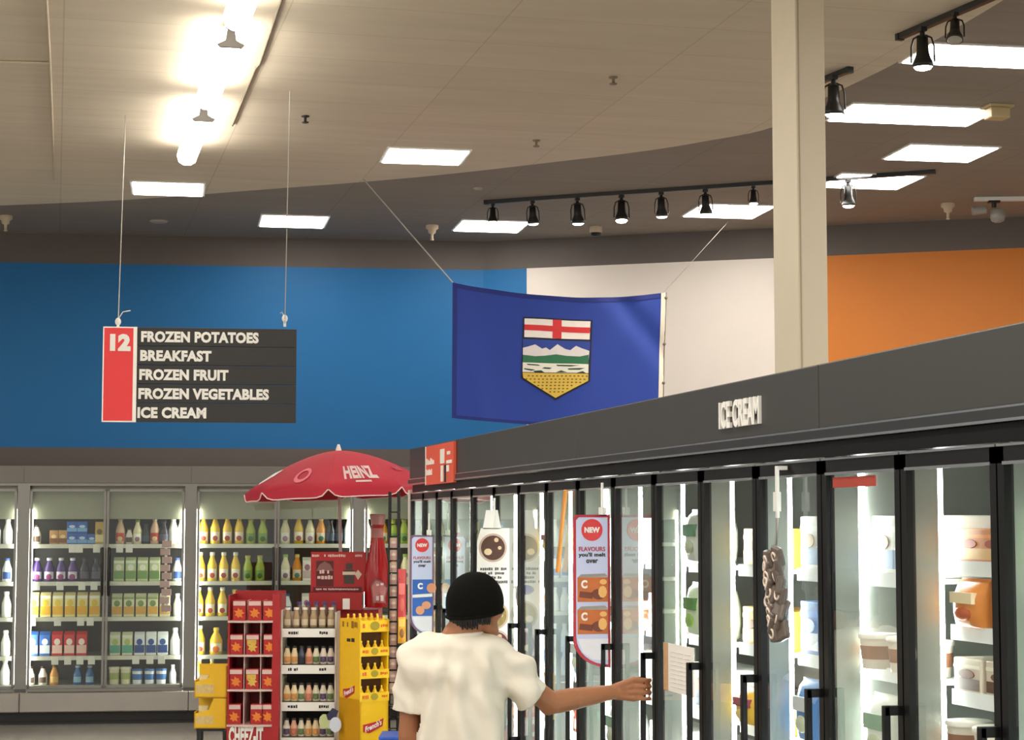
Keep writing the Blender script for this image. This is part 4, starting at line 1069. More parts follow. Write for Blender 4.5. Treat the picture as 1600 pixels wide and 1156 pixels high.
for nm, c1, c2, c3 in (('dr_o', (214, 150, 84), (226, 216, 196), (236, 214, 170)), ('dr_k', (36, 36, 50), (30, 30, 44), (60, 70, 90)), ('dr_r', (196, 120, 90), (230, 220, 200), (226, 170, 140)), ('dr_g', (96, 122, 74), (220, 216, 200), (220, 214, 190)), ('dr_p', (84, 66, 100), (230, 220, 210), (226, 214, 200))):
    bottle_kind(nm, 'dressing_bottle', c3, (60, 54, 48), c1, .12, .025, .55, c1)
DN = {'dr_a': 'amber dressing bottle', 'dr_o': 'dressing bottle with orange label', 'dr_k': 'black dressing bottle', 'dr_r': 'dressing bottle with red-brown label', 'dr_g': 'dressing bottle with green label', 'dr_p': 'dressing bottle with purple label'}
Mw = Matrix.Translation(wr.location) @ Matrix.Rotation(wr.rotation_euler.z, 4, 'Z')
for ti, ks in enumerate((['dr_a'] * 6, ['dr_o', 'dr_o', 'dr_k', 'dr_r', 'dr_g', 'dr_p', 'dr_p'], ['dr_o', 'dr_o', 'dr_g', 'dr_r', 'dr_g', 'dr_p', 'dr_g'], ['dr_p', 'dr_r', 'dr_g', 'dr_o', 'dr_o', 'dr_p', 'dr_g'])):
    n = len(ks)
    for j, kk in enumerate(ks):
        q = Mw @ Vector((-W/2 + .04 + (W - .08) * j / (n - 1), .045, 0))
        put(kk, '%s, %s from left on %s shelf of white rack' % (DN[kk], ['first', 'second', 'third', 'fourth', 'fifth', 'sixth', 'seventh'][j], ['top', 'second', 'third', 'lowest'][ti]), (q.x, q.y, lz[ti] + .001), -YAW, 'dressings on the white rack')
# purple-capped bottles peeping behind the rack top
bottle_kind('cap_p', 'dressing_bottle', (120, 100, 90), (70, 44, 110), (150, 130, 110), .17, .026, .6)
for j in range(5):
    q = Mw @ Vector((-W/2 + .11 + j * .058, .13, 0))
    put('cap_p', 'purple-capped bottle in the top back row of white rack, %s' % ['leftmost', 'second', 'third', 'fourth', 'rightmost'][j], (q.x, q.y, lz[0] + .001), -YAW, 'dressings on the white rack')
# bright price flag at the left of the white rack
p = at_d(433, 1055, 12.9)
tag(obj('price_flag', MB().bbox(-.03, .03, -.002, .004, -.035, .035, .003).box(.028, .04, 0, .003, -.006, .006), PAPER, wr, Vector((-W/2 - .028, -.0, dz(1055, 13.05)))), 'white price flag', 'x')
for o_ in wr.children:
    if o_.name.startswith('price_flag'):
        del o_['category']
# soft toy-like wobbler at the right of the rack
p = at_d(524, 1132, 12.9)
t = thing('shelf_wobbler', 'small pale and navy wobbler at the lower right of the white rack', 'wobbler', p, -YAW)
obj('card', MB().prism(disc(0, 0, .04, .05, 14), -.004, .004), M('pale_blue_card', (206, 212, 226), .5), t)
obj('tail', MB().prism([(-.05, .03), (.0, .03), (.02, .09), (-.02, .11), (-.06, .06)], -.003, .005), M('navy_card', (40, 42, 70), .5), t)
obj('leaf', MB().prism(disc(-.075, .02, .035, .05, 10), .0, .006), M('olive_card', (190, 196, 140), .5), t)

# yellow mustard display, corner towards the aisle
DY = 12.75
pc = at_d(562, 1000, DY)
k3 = DY / FPX
YEL = M('mustard_yellow', (246, 196, 22), .45, vary=.05); YELT = M('mustard_tray', (250, 206, 40), .45, vary=.04)
yd = thing('mustard_display', 'tall yellow cardboard mustard display in front of the giant bottle', 'display stand', (pc.x, pc.y, 0), -YAW + math.radians(35))
# local: +x runs along the right face, +y along the left face (away)
WR = 43 * k3 / math.cos(math.radians(35)); WL = 36 * k3 / math.sin(math.radians(35))
zt_ = dz(968, DY)
zbs = dz(1093, DY)
mb = MB().box(0, .012, 0, WL, 0, zt_).box(WR - .012, WR, 0, WL, 0, zt_ - .0).box(0, WR, WL - .012, WL, 0, zt_).box(0, WR, 0, WL, 0, zbs)
obj('carton', mb, YEL, yd)
tiers = [zbs, dz(1060, DY), dz(1024, DY), zt_ - .004]
tr_z = [dz(1084, DY), dz(1047, DY), dz(1011, DY), dz(970, DY)]
for i, z in enumerate((dz(1096, DY), dz(1060, DY), dz(1025, DY), dz(987, DY))):
    hgt = (13 if i < 3 else 17) * k3
    s_ = obj('tray', MB().box(.013, WR - .013, .0, WL - .013, z - .004, z).box(.0, WR, -.008, .0, z - .004, z + hgt), YELT, yd)
    mk = MB()
    scribble(mk, WR * .08, WR * .3, z + hgt * .5, hgt * .5, -.0085, i); scribble(mk, WR * .7, WR * .95, z + hgt * .5, hgt * .35, -.0085, i + 4)
    obj('lettering', mk, M('orange_ink', (226, 110, 30), .5), s_)
    obj('seal_picture', MB().prism(disc(WR * .5, z + hgt * .5, hgt * .5, hgt * .42, 14), -.0095, -.008), M('olive_seal', (170, 150, 40), .5), s_)
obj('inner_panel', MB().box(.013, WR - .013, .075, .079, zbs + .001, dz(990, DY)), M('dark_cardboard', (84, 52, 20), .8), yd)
# logos
LOG = M('logo_red', (186, 36, 40), .5)
def logo(cx_, cz_, w_, side):
    h_ = w_ * .75
    fl = MB().prism([(-w_/2, -h_ * .28), (-w_ * .2, -h_ * .38), (w_ * .45, -h_ * .02), (w_ * .5, h_ * .42), (w_ * .25, h_ * .28), (-w_ * .05, h_ * .2), (-w_ * .5, h_ * .12)], -.003, 0)
    tx = text_mb("French's", w_ * .8, w_ * .24, .002, .03)
    tx.mapv(lambda v: Vector((v.x, v.y - .0035, v.z + v.x * .35 + .004)))
    if side == 'R':
        o1 = obj('brand_mark', shift(fl, cx_, -.0005, cz_), LOG, yd); obj('lettering', shift(tx, cx_, -.0005, cz_), PAPER, o1)
    else:
        f = lambda v: Vector((v.y - .0005, cx_ - v.x, v.z + cz_))
        o1 = obj('brand_mark', fl.mapv(f), LOG, yd); obj('lettering', tx.mapv(f), PAPER, o1)
logo(WR * .48, dz(1136, DY), .155, 'R'); logo(WL * .5, dz(1083, DY), .15, 'L')
mk = MB(); mk.box(-.002, 0, WL * .45, WL * .62, dz(1004, DY), dz(999, DY)); mk.box(-.002, 0, WL * .25, WL * .4, dz(1004, DY), dz(998, DY))
obj('black_mark', mk, INK, yd)
mk = MB(); scribble(mk, WL * .15, WL * .45, 0, .045, 0, 3); scribble(mk, WL * .6, WL * .9, 0, .05, 0, 5)
mk.mapv(lambda v: Vector((v.y - .0012, WL - v.x, v.z + dz(977, DY)))); obj('lettering', mk, M('olive_ink', (150, 110, 20), .5), yd)
bottle_kind('mustard', 'mustard_bottle', (250, 204, 30), (250, 214, 60), (248, 226, 120), .095, .022, .3, (200, 60, 30), .55)
My = Matrix.Translation(yd.location) @ Matrix.Rotation(yd.rotation_euler.z, 4, 'Z')
for ti, z in enumerate((dz(1096, DY), dz(1060, DY), dz(1025, DY))):
    for j in range(4):
        q = My @ Vector((WR * (.14 + .24 * j), .035, 0))
        put('mustard', 'yellow mustard bottle on the %s tray of yellow display, %s' % (['lowest', 'middle', 'upper'][ti], ['leftmost', 'second from left', 'third from left', 'rightmost'][j]), (q.x, q.y, z + .001), yd.rotation_euler.z, 'mustard bottles on the yellow display')
for r in range(3):
    for j in range(5):
        q = My @ Vector((WR * (.1 + .2 * j), .03 + WL * .3 * r, 0))
        put('mustard', 'yellow mustard bottle atop the yellow display, %s row, %s' % (['front', 'middle', 'back'][r], ['leftmost', 'second', 'third', 'fourth', 'rightmost'][j]), (q.x, q.y, dz(987, DY) + .001), yd.rotation_euler.z, 'mustard bottles on the yellow display', 1.0, 1.15 if r else 1.05)

# small yellow two-tier display on a black stand
DS = 13.2; k4 = DS / FPX
ps = at_d(330, 1000, DS)
sd = thing('yellow_display', 'small yellow two-tier box display on a black stand beside the red display', 'display stand', (ps.x, ps.y, 0), -YAW)
zb_, zm_, zt2 = dz(1138, DS), dz(1090, DS), dz(1040, DS)
SWd = 50 * k4
def tray(z0, z1, y0):
    return [(-SWd/2, z0), (SWd/2, z0), (SWd/2, z1), (SWd * .1, z1), (-SWd * .05, z0 + (z1 - z0) * .62), (-SWd * .45, z0 + (z1 - z0) * .5), (-SWd/2, z0 + (z1 - z0) * .55)]
for z0, z1 in ((zb_, zm_ - .004), (zm_, zt2)):
    tb = MB().prism(tray(z0, z1, 0), 0, .008).box(SWd/2 - .008, SWd/2, 0, .2, z0, z1).box(-SWd/2, -SWd/2 + .008, 0, .2, z0, z0 + (z1 - z0) * .55).box(-SWd/2, SWd/2, .19, .2, z0, z1).box(-SWd/2, SWd/2, 0, .2, z0, z0 + .008)
    obj('tray', tb, YELT, sd)
    obj('print', MB().prism(rect(-SWd * .45, SWd * .1, z0 + .03, z0 + (z1 - z0) * .42), -.0015, 0), M('pale_print', (226, 200, 130), .5, vary=.25, nscale=50), sd)
st = MB().box(-SWd * .44, SWd * .44, .01, .19, zb_ - .02, zb_)
for x in (-SWd * .42, SWd * .38):
    for y in (.012, .16): st.box(x, x + .02, y, y + .02, 0, zb_ - .02)
obj('stand', st, BLACKM, sd)
bag_kind('snackpk', 'snack_packet', .07, .14, .035, (226, 206, 150), (226, 170, 60), (150, 90, 40))
Ms = Matrix.Translation(sd.location) @ Matrix.Rotation(-YAW, 4, 'Z')
for i, z in enumerate((zb_ + .009, zm_ + .009)):
    for j in range(2):
        q = Ms @ Vector((-SWd * .25 + j * SWd * .38, .06, 0))
        put('snackpk', 'pale snack packet in the %s tier of the small yellow display, %s' % (['lower', 'upper'][i], ['left', 'right'][j]), (q.x, q.y, z), -YAW, 'packets in the small yellow display')

# red condiment stand with giant bottle and umbrella
DH = 13.55; kh = DH / FPX
ph = at_d(528, 1000, DH)
RED = M('ketchup_red', (178, 28, 30), .4, vary=.06); DKRED = M('dark_red_print', (92, 20, 22), .5)
hs_ = thing('condiment_stand', 'red condiment stand with printed header board under the umbrella', 'display stand', (ph.x, ph.y, 0), -YAW)
W = 86 * kh
zt_, zm_, zl_ = dz(862, DH), dz(925, DH), dz(952, DH)
obj('header_board', MB().bbox(-W/2, W/2, 0, .02, zm_, zt_, .003), RED, hs_)
obj('ledge', MB().prism([(-W/2, zl_), (W/2 - .02, zl_), (W/2 - .02, zm_ - .0), (-W/2, zm_)], -.1, .02), M('ledge_red', (164, 26, 26), .4), hs_)
obj('body', MB().box(-W/2, W/2 + .09, -.02, .38, 0, zl_ - .002), RED, hs_)
def hp(px, py): return ((px - 529.5) * kh, dz(py, DH, 529))
def hrect(x0, x1, y0, y1): a = hp(x0, y1); b = hp(x1, y0); return rect(a[0], b[0], a[1], b[1])
obj('print_panel', MB().prism(hrect(495, 522, 876, 916), -.002, 0), DKRED, hs_)
obj('print_band', MB().prism(hrect(490, 566, 917, 924), -.002, 0), DKRED, hs_)
mk = MB()
a = hp(508, 893); scribble(mk, a[0] - .035, a[0] + .035, a[1], .03, -.003, 1)
a = hp(508, 902); scribble(mk, a[0] - .05, a[0] + .06, a[1], .03, -.003, 2)
a = hp(525, 868); scribble(mk, a[0] - .08, a[0] + .07, a[1], .02, -.0015, 3)
for x in (494, 561): a = hp(x, 868); scribble(mk, a[0] - .025, a[0] + .025, a[1], .018, -.0015, x)
a = hp(528, 920.5); scribble(mk, a[0] - .15, a[0] + .15, a[1], .014, -.003, 8)
obj('lettering', mk, M('pale_red_print', (232, 200, 190), .5), hs_)
obj('arch_picture', MB().prism([hp(495, 892), hp(522, 892), hp(517, 882), hp(508, 877), hp(500, 882)], -.003, -.001), M('taupe_print', (140, 96, 88), .5), hs_)
a = hp(546, 896)
obj('jar_picture', MB().prism(hrect(538, 554, 890, 912), -.003, 0).prism(hrect(541, 551, 880, 889), -.003, 0), M('dark_jar', (70, 62, 56), .5, vary=.3, nscale=50), hs_)
obj('jar_label', MB().prism(hrect(536, 556, 893, 898), -.004, -.001).prism([hp(555, 897), hp(560, 890), hp(566, 897), hp(560, 906)], -.004, -.001), M('cream_print', (226, 212, 190), .5), hs_)
a = hp(544, 945)
tag(obj('price_card', MB().bbox(-.025, .025, -.003, .003, 0, .075, .002), PAPER, hs_, (a[0] - .0, -.106, zl_ + .005)), 'x', 'x'); 
for o_ in hs_.children:
    if o_.name.startswith('price_card'): del o_['category']; o_['label'] = 'white price card'
# giant bottle
pb_ = at_d(589.5, 900, DH - .04)
gz0 = dz(948, DH)
def gz(py): return dz(py, DH) - gz0
kb = kh
bprof = [(18.5, 948), (19.8, 944), (20, 900), (18.5, 886), (14.5, 866), (11, 848), (9.4, 838), (9, 824), (10, 822), (10, 819.5)]
gb = thing('giant_bottle', 'giant red ketchup bottle model on the red stand beside the wire rack', 'bottle model', (pb_.x, pb_.y, gz0), -YAW)
obj('glass_body', MB().lathe([(r * kb, gz(y)) for r, y in bprof], 8, smooth=True), M('ketchup_gloss', (164, 22, 26), .2, vary=.1, nscale=8), gb)
obj('cap', MB().lathe([(9.6 * kb, gz(819.5)), (11.8 * kb, gz(808)), (12.2 * kb, gz(804)), (11 * kb, gz(803))], 20), M('pinkish_cap', (176, 128, 124), .4), gb)
obj('neck_band', MB().lathe([(10.2 * kb, gz(840)), (9.4 * kb, gz(836)), (9.3 * kb, gz(826)), (9.6 * kb, gz(825))], 16), M('neck_print', (172, 110, 104), .4, vary=.2, nscale=40), gb)
def onb(x, z, off): return Vector((x, -math.sqrt(max(1e-6, (20 * kb) ** 2 - x * x)) * 1.0 - off, z))
ks_ = [(-.03, .02), (.085, .02), (.075, .06), (.085, .1), (.095, .14), (.07, .16), (.035, .19), (-.01, .2), (-.035, .17), (-.05, .15), (-.04, .1)]
for nm, s_, off, mt in (('label_edge', 1.0, .002, M('label_grey', (120, 86, 84), .5)), ('label_field', .86, .005, M('label_rose', (190, 120, 120), .5, vary=.15, nscale=40))):
    cx_, cz_ = .025, .11
    poly_ = [((x - cx_) * s_ * .82 + cx_ * .82, (z - cz_) * s_ + cz_) for x, z in ks_]
    mb = MB(); n = len(poly_)
    mb.add([onb(x, z, off) for x, z in poly_] + [onb(cx_ * .82, cz_, off + .004)], [(i, (i + 1) % n, n) for i in range(n)])
    obj(nm, mb, mt, gb)
mk = MB()
for x, z0, z1 in ((.0, .05, .08), (.03, .045, .085), (.0, .15, .165), (.03, .155, .17)): mk.add([onb(x, z0, .011), onb(x + .02, z0, .011), onb(x + .02, z1, .011), onb(x, z1, .011)], [(0, 1, 2, 3)])
obj('lettering', mk, M('label_white', (226, 206, 204), .5), gb)

# umbrella
DU = 13.72; ku = DU / FPX
UT = Matrix.Rotation(-YAW, 4, 'Z') @ Matrix.Rotation(math.radians(-2.4), 4, 'Y')
zr = dz(764, DU)
uroot = at_d(534, 900, DU)
um = thing('patio_umbrella', 'red patio umbrella with white trim over the condiment stand', 'umbrella', (uroot.x, uroot.y, dz(951, 13.55)), 0)
cx0 = at_d(531, 764, DU) - uroot; cx0.z = zr - um.location.z
RU = 147 * ku
HU = 60 * ku
NS = 8; PH = math.radians(-91.5)          # a rib points just left of the viewer
def canopy(th, q, off=0.0):                  # q 0 centre .. 1 rim ; >1 valance
    s_ = ((th - PH) / (2 * PI / NS)) % 1.0
    pinch = math.cos(PI / NS) / math.cos((s_ - .5) * 2 * PI / NS) 
    qq = min(q, 1.0)
    r = RU * qq * (1 + (pinch / math.cos(PI / NS) - 1) * .0) * (1 if True else 1)
    r *= (pinch * .75 + .25)
    z = HU * (1 - qq ** 1.7) + .01 * math.sin(PI * s_) * qq
    if q > 1:
        z -= (q - 1) * .075 * (1 - .85 * abs(2 * s_ - 1) ** 7); r += (q - 1) * .012
    v = Vector((r * math.cos(th), r * math.sin(th), z))
    if off:
        v += Vector((math.cos(th) * .5, math.sin(th) * .5, .6)) * off
    return UT @ v + cx0
SEG = 12; QN = [0.04 + .96 * i / 10 for i in range(11)] + [1.35, 1.7, 2.0]
for pnl in range(NS):
    mb = MB(); vs = []; fs = []
    for q in QN:
        for i in range(SEG + 1):
            vs.append(canopy(PH + (pnl + min(max(i / SEG, 0.0008), .9992)) * 2 * PI / NS, q))
    for j in range(len(QN) - 1):
        for i in range(SEG): a = j * (SEG + 1) + i; fs.append((a, a + 1, a + SEG + 2, a + SEG + 1))
    mb.add(vs, fs, True)
    co = obj('canopy_panel', mb, M('umbrella_red', (178, 20, 48), .65, vary=.05, nscale=8), um)
    tr = MB(); tr.tube([canopy(PH + (pnl + min(max(i / SEG, .004), .996)) * 2 * PI / NS, 2.0) for i in range(SEG + 1)], .0045, 6)
    obj('trim', tr, M('umbrella_trim', (238, 214, 208), .6), co)
top = UT @ Vector((0, 0, HU)) + cx0
obj('finial', MB().lathe([(.022, -.01), (.02, .01), (.013, .03), (.008, .045)], 12, top), PAPER, um)
obj('pole', MB().cyl((0, 0, 0), top - Vector((0, 0, .01)), .0115), M('pole_pinkish', (196, 170, 166), .35), um)
for pnl in range(NS):
    th = PH + pnl * 2 * PI / NS
    obj('rib', MB().tube([canopy(th, q) - Vector((0, 0, .012)) for q in (.06, .4, .7, 1.0)], .004, 5), M('rib_white', (226, 214, 208), .5), um)
def on_canopy(mb, pnl, q0, wang, hq, off):
    def f(v):
        th = PH + (pnl + .5 + v.x * wang) * 2 * PI / NS
        return canopy(th, q0 - v.z * hq, off)
    return mb.mapv(f)
LP = M('logo_pale', (248, 236, 236), .6); LK = M('logo_pink', (226, 110, 130), .6)
obj('lettering', on_canopy(text_mb('HEINZ', .56, .24, .0, .05), 0, .78, 1, 1, .006), LP, um)
mk = MB()
mk.box(-.12, .12, 0, 0.0005, -.02, .01); obj('lettering', on_canopy(mk, 0, .94, 1, 1, .006), LP, um)
rgp = MB(); n = 14
for i in range(n):
    a0 = 2 * PI * i / n; a1 = 2 * PI * (i + 1) / n
    rgp.add([(.14 * math.cos(a0), 0, .13 * math.sin(a0)), (.14 * math.cos(a1), 0, .13 * math.sin(a1)), (.09 * math.cos(a1), 0, .08 * math.sin(a1)), (.09 * math.cos(a0), 0, .08 * math.sin(a0))], [(0, 1, 2, 3)])
obj('ring_mark', on_canopy(rgp, -1, .80, 1, 1, .006), LK, um)
bl = MB().prism([(-.2, -.1), (-.05, -.14), (.2, .0), (.16, .12), (0, .1), (-.18, .06)], 0, .0005)
obj('brand_mark', on_canopy(bl, -2, .78, 1, 1, .006), LP, um)
bl = MB().prism([(-.14, -.05), (.14, -.05), (.14, .03), (-.14, .03)], 0, .0005)
obj('brand_mark', on_canopy(bl, 1, .72, 1, 1, .006), LK, um)

# wire rack at the end of the freezers
DR = 12.95; kr = DR / FPX
pr_ = at_d(618, 1000, DR)
wk = thing('wire_rack', 'black wire rack of small packets at the freezer end', 'rack', (pr_.x, pr_.y, 0), -YAW)
zt_ = dz(768, DR)
fr = MB()
for x in (-11 * kr, 3 * kr): fr.cyl((x, 0, 0), (x, 0, zt_), .006, None, 8)
for x in (-11 * kr, 3 * kr): fr.cyl((x, .16, 0), (x, .16, zt_), .006, None, 8)
obj('upright', fr, BLACKM, wk)
sp = [dz(y, DR) for y in range(800, 1180, 19)]
for z in sp:
    obj('wire_shelf', MB().tube([(-11 * kr, .16, z), (-11 * kr, -.0, z), (3 * kr, 0, z), (3 * kr, .16, z), (-11 * kr, .16, z)], .004, 6), BLACKM, wk)
carton_kind('sachet', 'seasoning_packet', 'packet', .05, .02, .068, (206, 172, 156), (190, 150, 140), False, (226, 206, 190))
Mr = Matrix.Translation(wk.location) @ Matrix.Rotation(-YAW, 4, 'Z')
ordw = ['topmost', 'second', 'third', 'fourth', 'fifth', 'sixth', 'seventh', 'eighth', 'ninth', 'tenth', 'eleventh', 'twelfth', 'thirteenth', 'fourteenth', 'fifteenth']
for i, z in enumerate(sp[3:16]):
    q = Mr @ Vector((-4 * kr, .03, 0))
    put('sachet', 'pale pink seasoning packet in the black wire rack, %s from the top' % ordw[i] if i else 'pale pink seasoning packet in the black wire rack, topmost', (q.x, q.y, z + .004), -YAW, 'packets in the wire rack')
# white corner post at the freezer end
p = at_x(637.5, 900, XF - .01)
post = thing('corner_post', 'white corner post at the far end of the freezer run', 'post', (p.x, YEND + .03, 0))
obj('post', MB().bbox(-.012, .012, -.012, .012, 0, dz(765, 12.2), .003), M('post_white', (232, 220, 212), .4), post)
obj('foot', MB().bbox(-.02, .02, -.02, .02, 0, .02, .003), M('post_white', (232, 220, 212), .4), post)
# red and yellow bags hung at the rack side
DB = 12.7
bag_kind('bagr', 'snack_bag', .055, .33, .03, (186, 60, 62), (210, 110, 100), (200, 90, 80)); bag_kind('bagy', 'snack_bag', .055, .22, .03, (216, 158, 50), (226, 190, 90), (150, 100, 40))
for kk, px, pyb, lb in (('bagr', 628, 968, 'red bag hanging between the wire rack and white post'), ('bagy', 628, 1005, 'yellow bag hanging below the red bag at the freezer end')):
    q = at_d(px, pyb, DB); put(kk, lb, (q.x, q.y, q.z), -YAW, None)
obj('side_rail', MB().cyl((10 * kr, -.1, .3), (10 * kr, -.1, dz(905, DR)), .006).tube([(3 * kr, 0, dz(906, DR)), (10 * kr, -.1, dz(906, DR)), (10 * kr, -.26, dz(903, DR))], .005, 6).tube([(3 * kr, 0, .35), (10 * kr, -.1, .35)], .005, 6).tube([(10 * kr, -.1, dz(962, DR)), (10 * kr, -.26, dz(960, DR))], .005, 6), BLACKM, wk)
# blue tub at the bottom
q = at_d(610, 1100, 11.6)
bt = thing('blue_crate', 'blue plastic crate at the bottom edge between yellow display and man', 'crate', (q.x, q.y, 0), -YAW)
zt_ = dz(1149, 11.6)
obj('body', MB().bbox(-.06, .05, -.05, .25, 0, zt_ - .02, .006), M('crate_blue', (28, 66, 170), .4), bt)
obj('rim', MB().bbox(-.066, .056, -.056, .256, zt_ - .02, zt_, .004), M('crate_rim', (60, 100, 200), .4), bt)

# ------------------------------------------------------------------ the person
SKIN = M('skin', (162, 106, 72), .5, vary=.08, nscale=25, bump=.05, bscale=150)
def shirt_mat():
    m = M('white_cotton', (238, 230, 214), .85, vary=.03, nscale=8, bump=.6, bscale=11); return m
def capsule(mb, p0, p1, r0, r1, n=14):
    p0 = Vector(p0); p1 = Vector(p1); d = (p1 - p0); L = d.length; d = d / L if L > 1e-6 else Vector((0, 0, 1))
    pts_ = []; rs = []
    for i in range(5):
        a = PI / 2 * (1 - i / 4); pts_.append(p0 - d * r0 * math.sin(a)); rs.append(max(1e-4, r0 * math.cos(a)))
    for i in range(5):
        a = PI / 2 * i / 4; pts_.append(p1 + d * r1 * math.sin(a)); rs.append(max(1e-4, r1 * math.cos(a)))
    return mb.tube(pts_, rs, n)
def loft(mb, rings, n=28):          # rings: (centre, rx along RT, ry along FWH)
    vs = []; fs = []
    for c_, rx, ry in rings:
        for i in range(n):
            a = 2 * PI * i / n; vs.append(Vector(c_) + RT * rx * math.cos(a) + FWH * ry * math.sin(a))
    for j in range(len(rings) - 1):
        for i in range(n): fs.append((j * n + i, j * n + (i + 1) % n, (j + 1) * n + (i + 1) % n, (j + 1) * n + i))
    mb.add(vs, fs, True); mb.add(vs[:n], [list(range(n))[::-1]]); mb.add(vs[-n:], [list(range(n))])
    return mb
def fuse(name, mb, mat, voxel, smooth, parent=None, disp_fn=None):
    me = mb.mesh(name, mat); o = bpy.data.objects.new(name, me); C.objects.link(o)
    r = o.modifiers.new('r', 'REMESH'); r.mode = 'VOXEL'; r.voxel_size = voxel; r.use_smooth_shade = True
    if smooth:
        s = o.modifiers.new('s', 'SMOOTH'); s.iterations = smooth; s.factor = .5
    dg = bpy.context.evaluated_depsgraph_get()
    me2 = bpy.data.meshes.new_from_object(o.evaluated_get(dg)); o.modifiers.clear(); o.data = me2; bpy.data.meshes.remove(me)
    me2.materials.clear(); me2.materials.append(mat)
    if disp_fn:
        bm = bmesh.new(); bm.from_mesh(me2); bm.verts.ensure_lookup_table()
        nn = [v.normal.copy() for v in bm.verts]
        for _ in range(6):                      # averaged normals keep the folds clean in the creases
            nn = [(nn[v.index] + sum((nn[e.other_vert(v).index] for e in v.link_edges), Vector())).normalized() for v in bm.verts]
        cs = [v.co + disp_fn(v.co, nn[v.index]) for v in bm.verts]
        for v, c_ in zip(bm.verts, cs): v.co = c_
        for _ in range(2): bmesh.ops.smooth_vert(bm, verts=bm.verts[:], factor=.5, use_axis_x=True, use_axis_y=True, use_axis_z=True)
        bm.to_mesh(me2); bm.free()
    for p_ in me2.polygons: p_.use_smooth = True
    if parent: o.parent = parent
    return o
DM = 7.0
def B(px, py, dd=0.0): return at_d(px, py, DM + dd)
# handle the man holds: near stile of the door whose mullion stands at px ~1030
yh = Y1 + 3 * DW + .023
BAR = Vector((XF - .055, yh, 0))
hz = at_d(1010, 1080, 7.2).z
man = thing('person', 'person in white t-shirt and black beanie reaching right to a freezer door handle', 'person', B(715, 1100) * 1.0)
man.location.z = 0
ML = Vector(man.location)
sk = MB()
headc = B(746, 945, .02)
# facing direction of the head: away from the viewer and to the right
ha = math.radians(42)
FD_ = (FWH * math.cos(ha) + RT * math.sin(ha)).normalized(); SD_ = Vector((FD_.y, -FD_.x, 0))
UPZ = Vector((0, 0, 1))
def Hd(f, s, u): return headc + FD_ * f + SD_ * s + UPZ * u
# skull and face
capsule(sk, Hd(-.025, 0, .02), Hd(.01, 0, .025), .088, .084)
capsule(sk, Hd(.02, 0, -.02), Hd(.04, 0, -.075), .072, .05)
capsule(sk, Hd(.05, -.02, -.095), Hd(.05, .02, -.095), .03, .03)        # chin
capsule(sk, Hd(-.005, -.05, -.07), Hd(.045, -.025, -.095), .026, .024); capsule(sk, Hd(-.005, .05, -.07), Hd(.045, .025, -.095), .026, .024)
capsule(sk, Hd(.055, -.038, -.028), Hd(.05, -.05, -.02), .028, .026); capsule(sk, Hd(.055, .038, -.028), Hd(.05, .05, -.02), .028, .026)
capsule(sk, Hd(.088, 0, .005), Hd(.108, 0, -.032), .011, .015); capsule(sk, Hd(.092, -.014, -.036), Hd(.092, .014, -.036), .011, .011)
capsule(sk, Hd(.082, -.035, .014), Hd(.082, .035, .014), .014, .014)
capsule(sk, Hd(.085, -.018, -.062), Hd(.085, .018, -.062), .0085, .0085); capsule(sk, Hd(.082, -.015, -.072), Hd(.082, .015, -.072), .009, .009)
for s_ in (-1, 1): capsule(sk, Hd(-.012, .084 * s_, .004), Hd(-.008, .08 * s_, -.035), .016, .011)
# neck, torso
nb = B(716, 995, .0)
capsule(sk, nb, headc + Vector((0, 0, -.05)) - FD_ * .025, .062, .058)
capsule(sk, B(688, 1022, .0), B(752, 1022, .0), .042, .042)
loft(sk, [(B(715, 1002), .07, .05), (B(715, 1022), .14, .072), (B(716, 1060), .14, .08), (B(717, 1120), .125, .078), (B(718, 1170), .122, .08), (B(718, 1215), .14, .095), (B(718, 1240), .14, .1)])
# legs to the floor
hip = B(718, 1225)
for s_ in (-1, 1):
    h0 = hip + RT * .085 * s_; kn = Vector((h0.x, h0.y, .5)) + RT * .02 * s_ + FWH * (.03 * s_); an = Vector((kn.x, kn.y, .08)) + RT * .01 * s_
    capsule(sk, h0, kn, .085, .055); capsule(sk, kn, an, .055, .038); capsule(sk, an - UPZ * .035, an - UPZ * .04 + FWH * .15, .04, .032)
# left arm hanging
LS = B(646, 1036, .02); LE = B(640, 1150, .02); LW = B(640, 1258, .1)
capsule(sk, LS, LE, .038, .042); capsule(sk, LE, LW, .041, .028)
# right arm reaching to the handle
wr_ = Vector((BAR.x, BAR.y, hz)) - RT * .105 - FWH * .015 + UPZ * -.008
RS = B(786, 1040, .01); RE = B(860, 1098, .1)
capsule(sk, RS, RE, .04, .042); m_ = RE.lerp(wr_, .35); capsule(sk, RE, m_, .042, .042); capsule(sk, m_, wr_, .041, .027)
capsule(sk, RE - UPZ * .012 - RT * .008, RE, .034, .036)
BH_ = Vector((BAR.x, BAR.y, hz))
for i in range(4):
    zz = .036 - i * .0232
    kn = BH_ + RT * -.034 + FWH * -.030 + UPZ * (zz + .002)
    capsule(sk, wr_ + UPZ * (.014 - .009 * i), kn, .017, .0125)
    pip = BH_ + RT * .006 + FWH * -.030 + UPZ * zz
    dip = BH_ + RT * .026 + FWH * (-.010) + UPZ * (zz - .002)
    tip = BH_ + RT * .018 + FWH * .016 + UPZ * (zz - .003)
    r_ = .0092 if i < 3 else .008
    capsule(sk, kn, pip, .0105, r_, 10); capsule(sk, pip, dip, r_, r_ * .95, 10); capsule(sk, dip, tip, r_ * .95, r_ * .8, 10)
tb_ = wr_ + RT * .025 + FWH * .02 + UPZ * .012
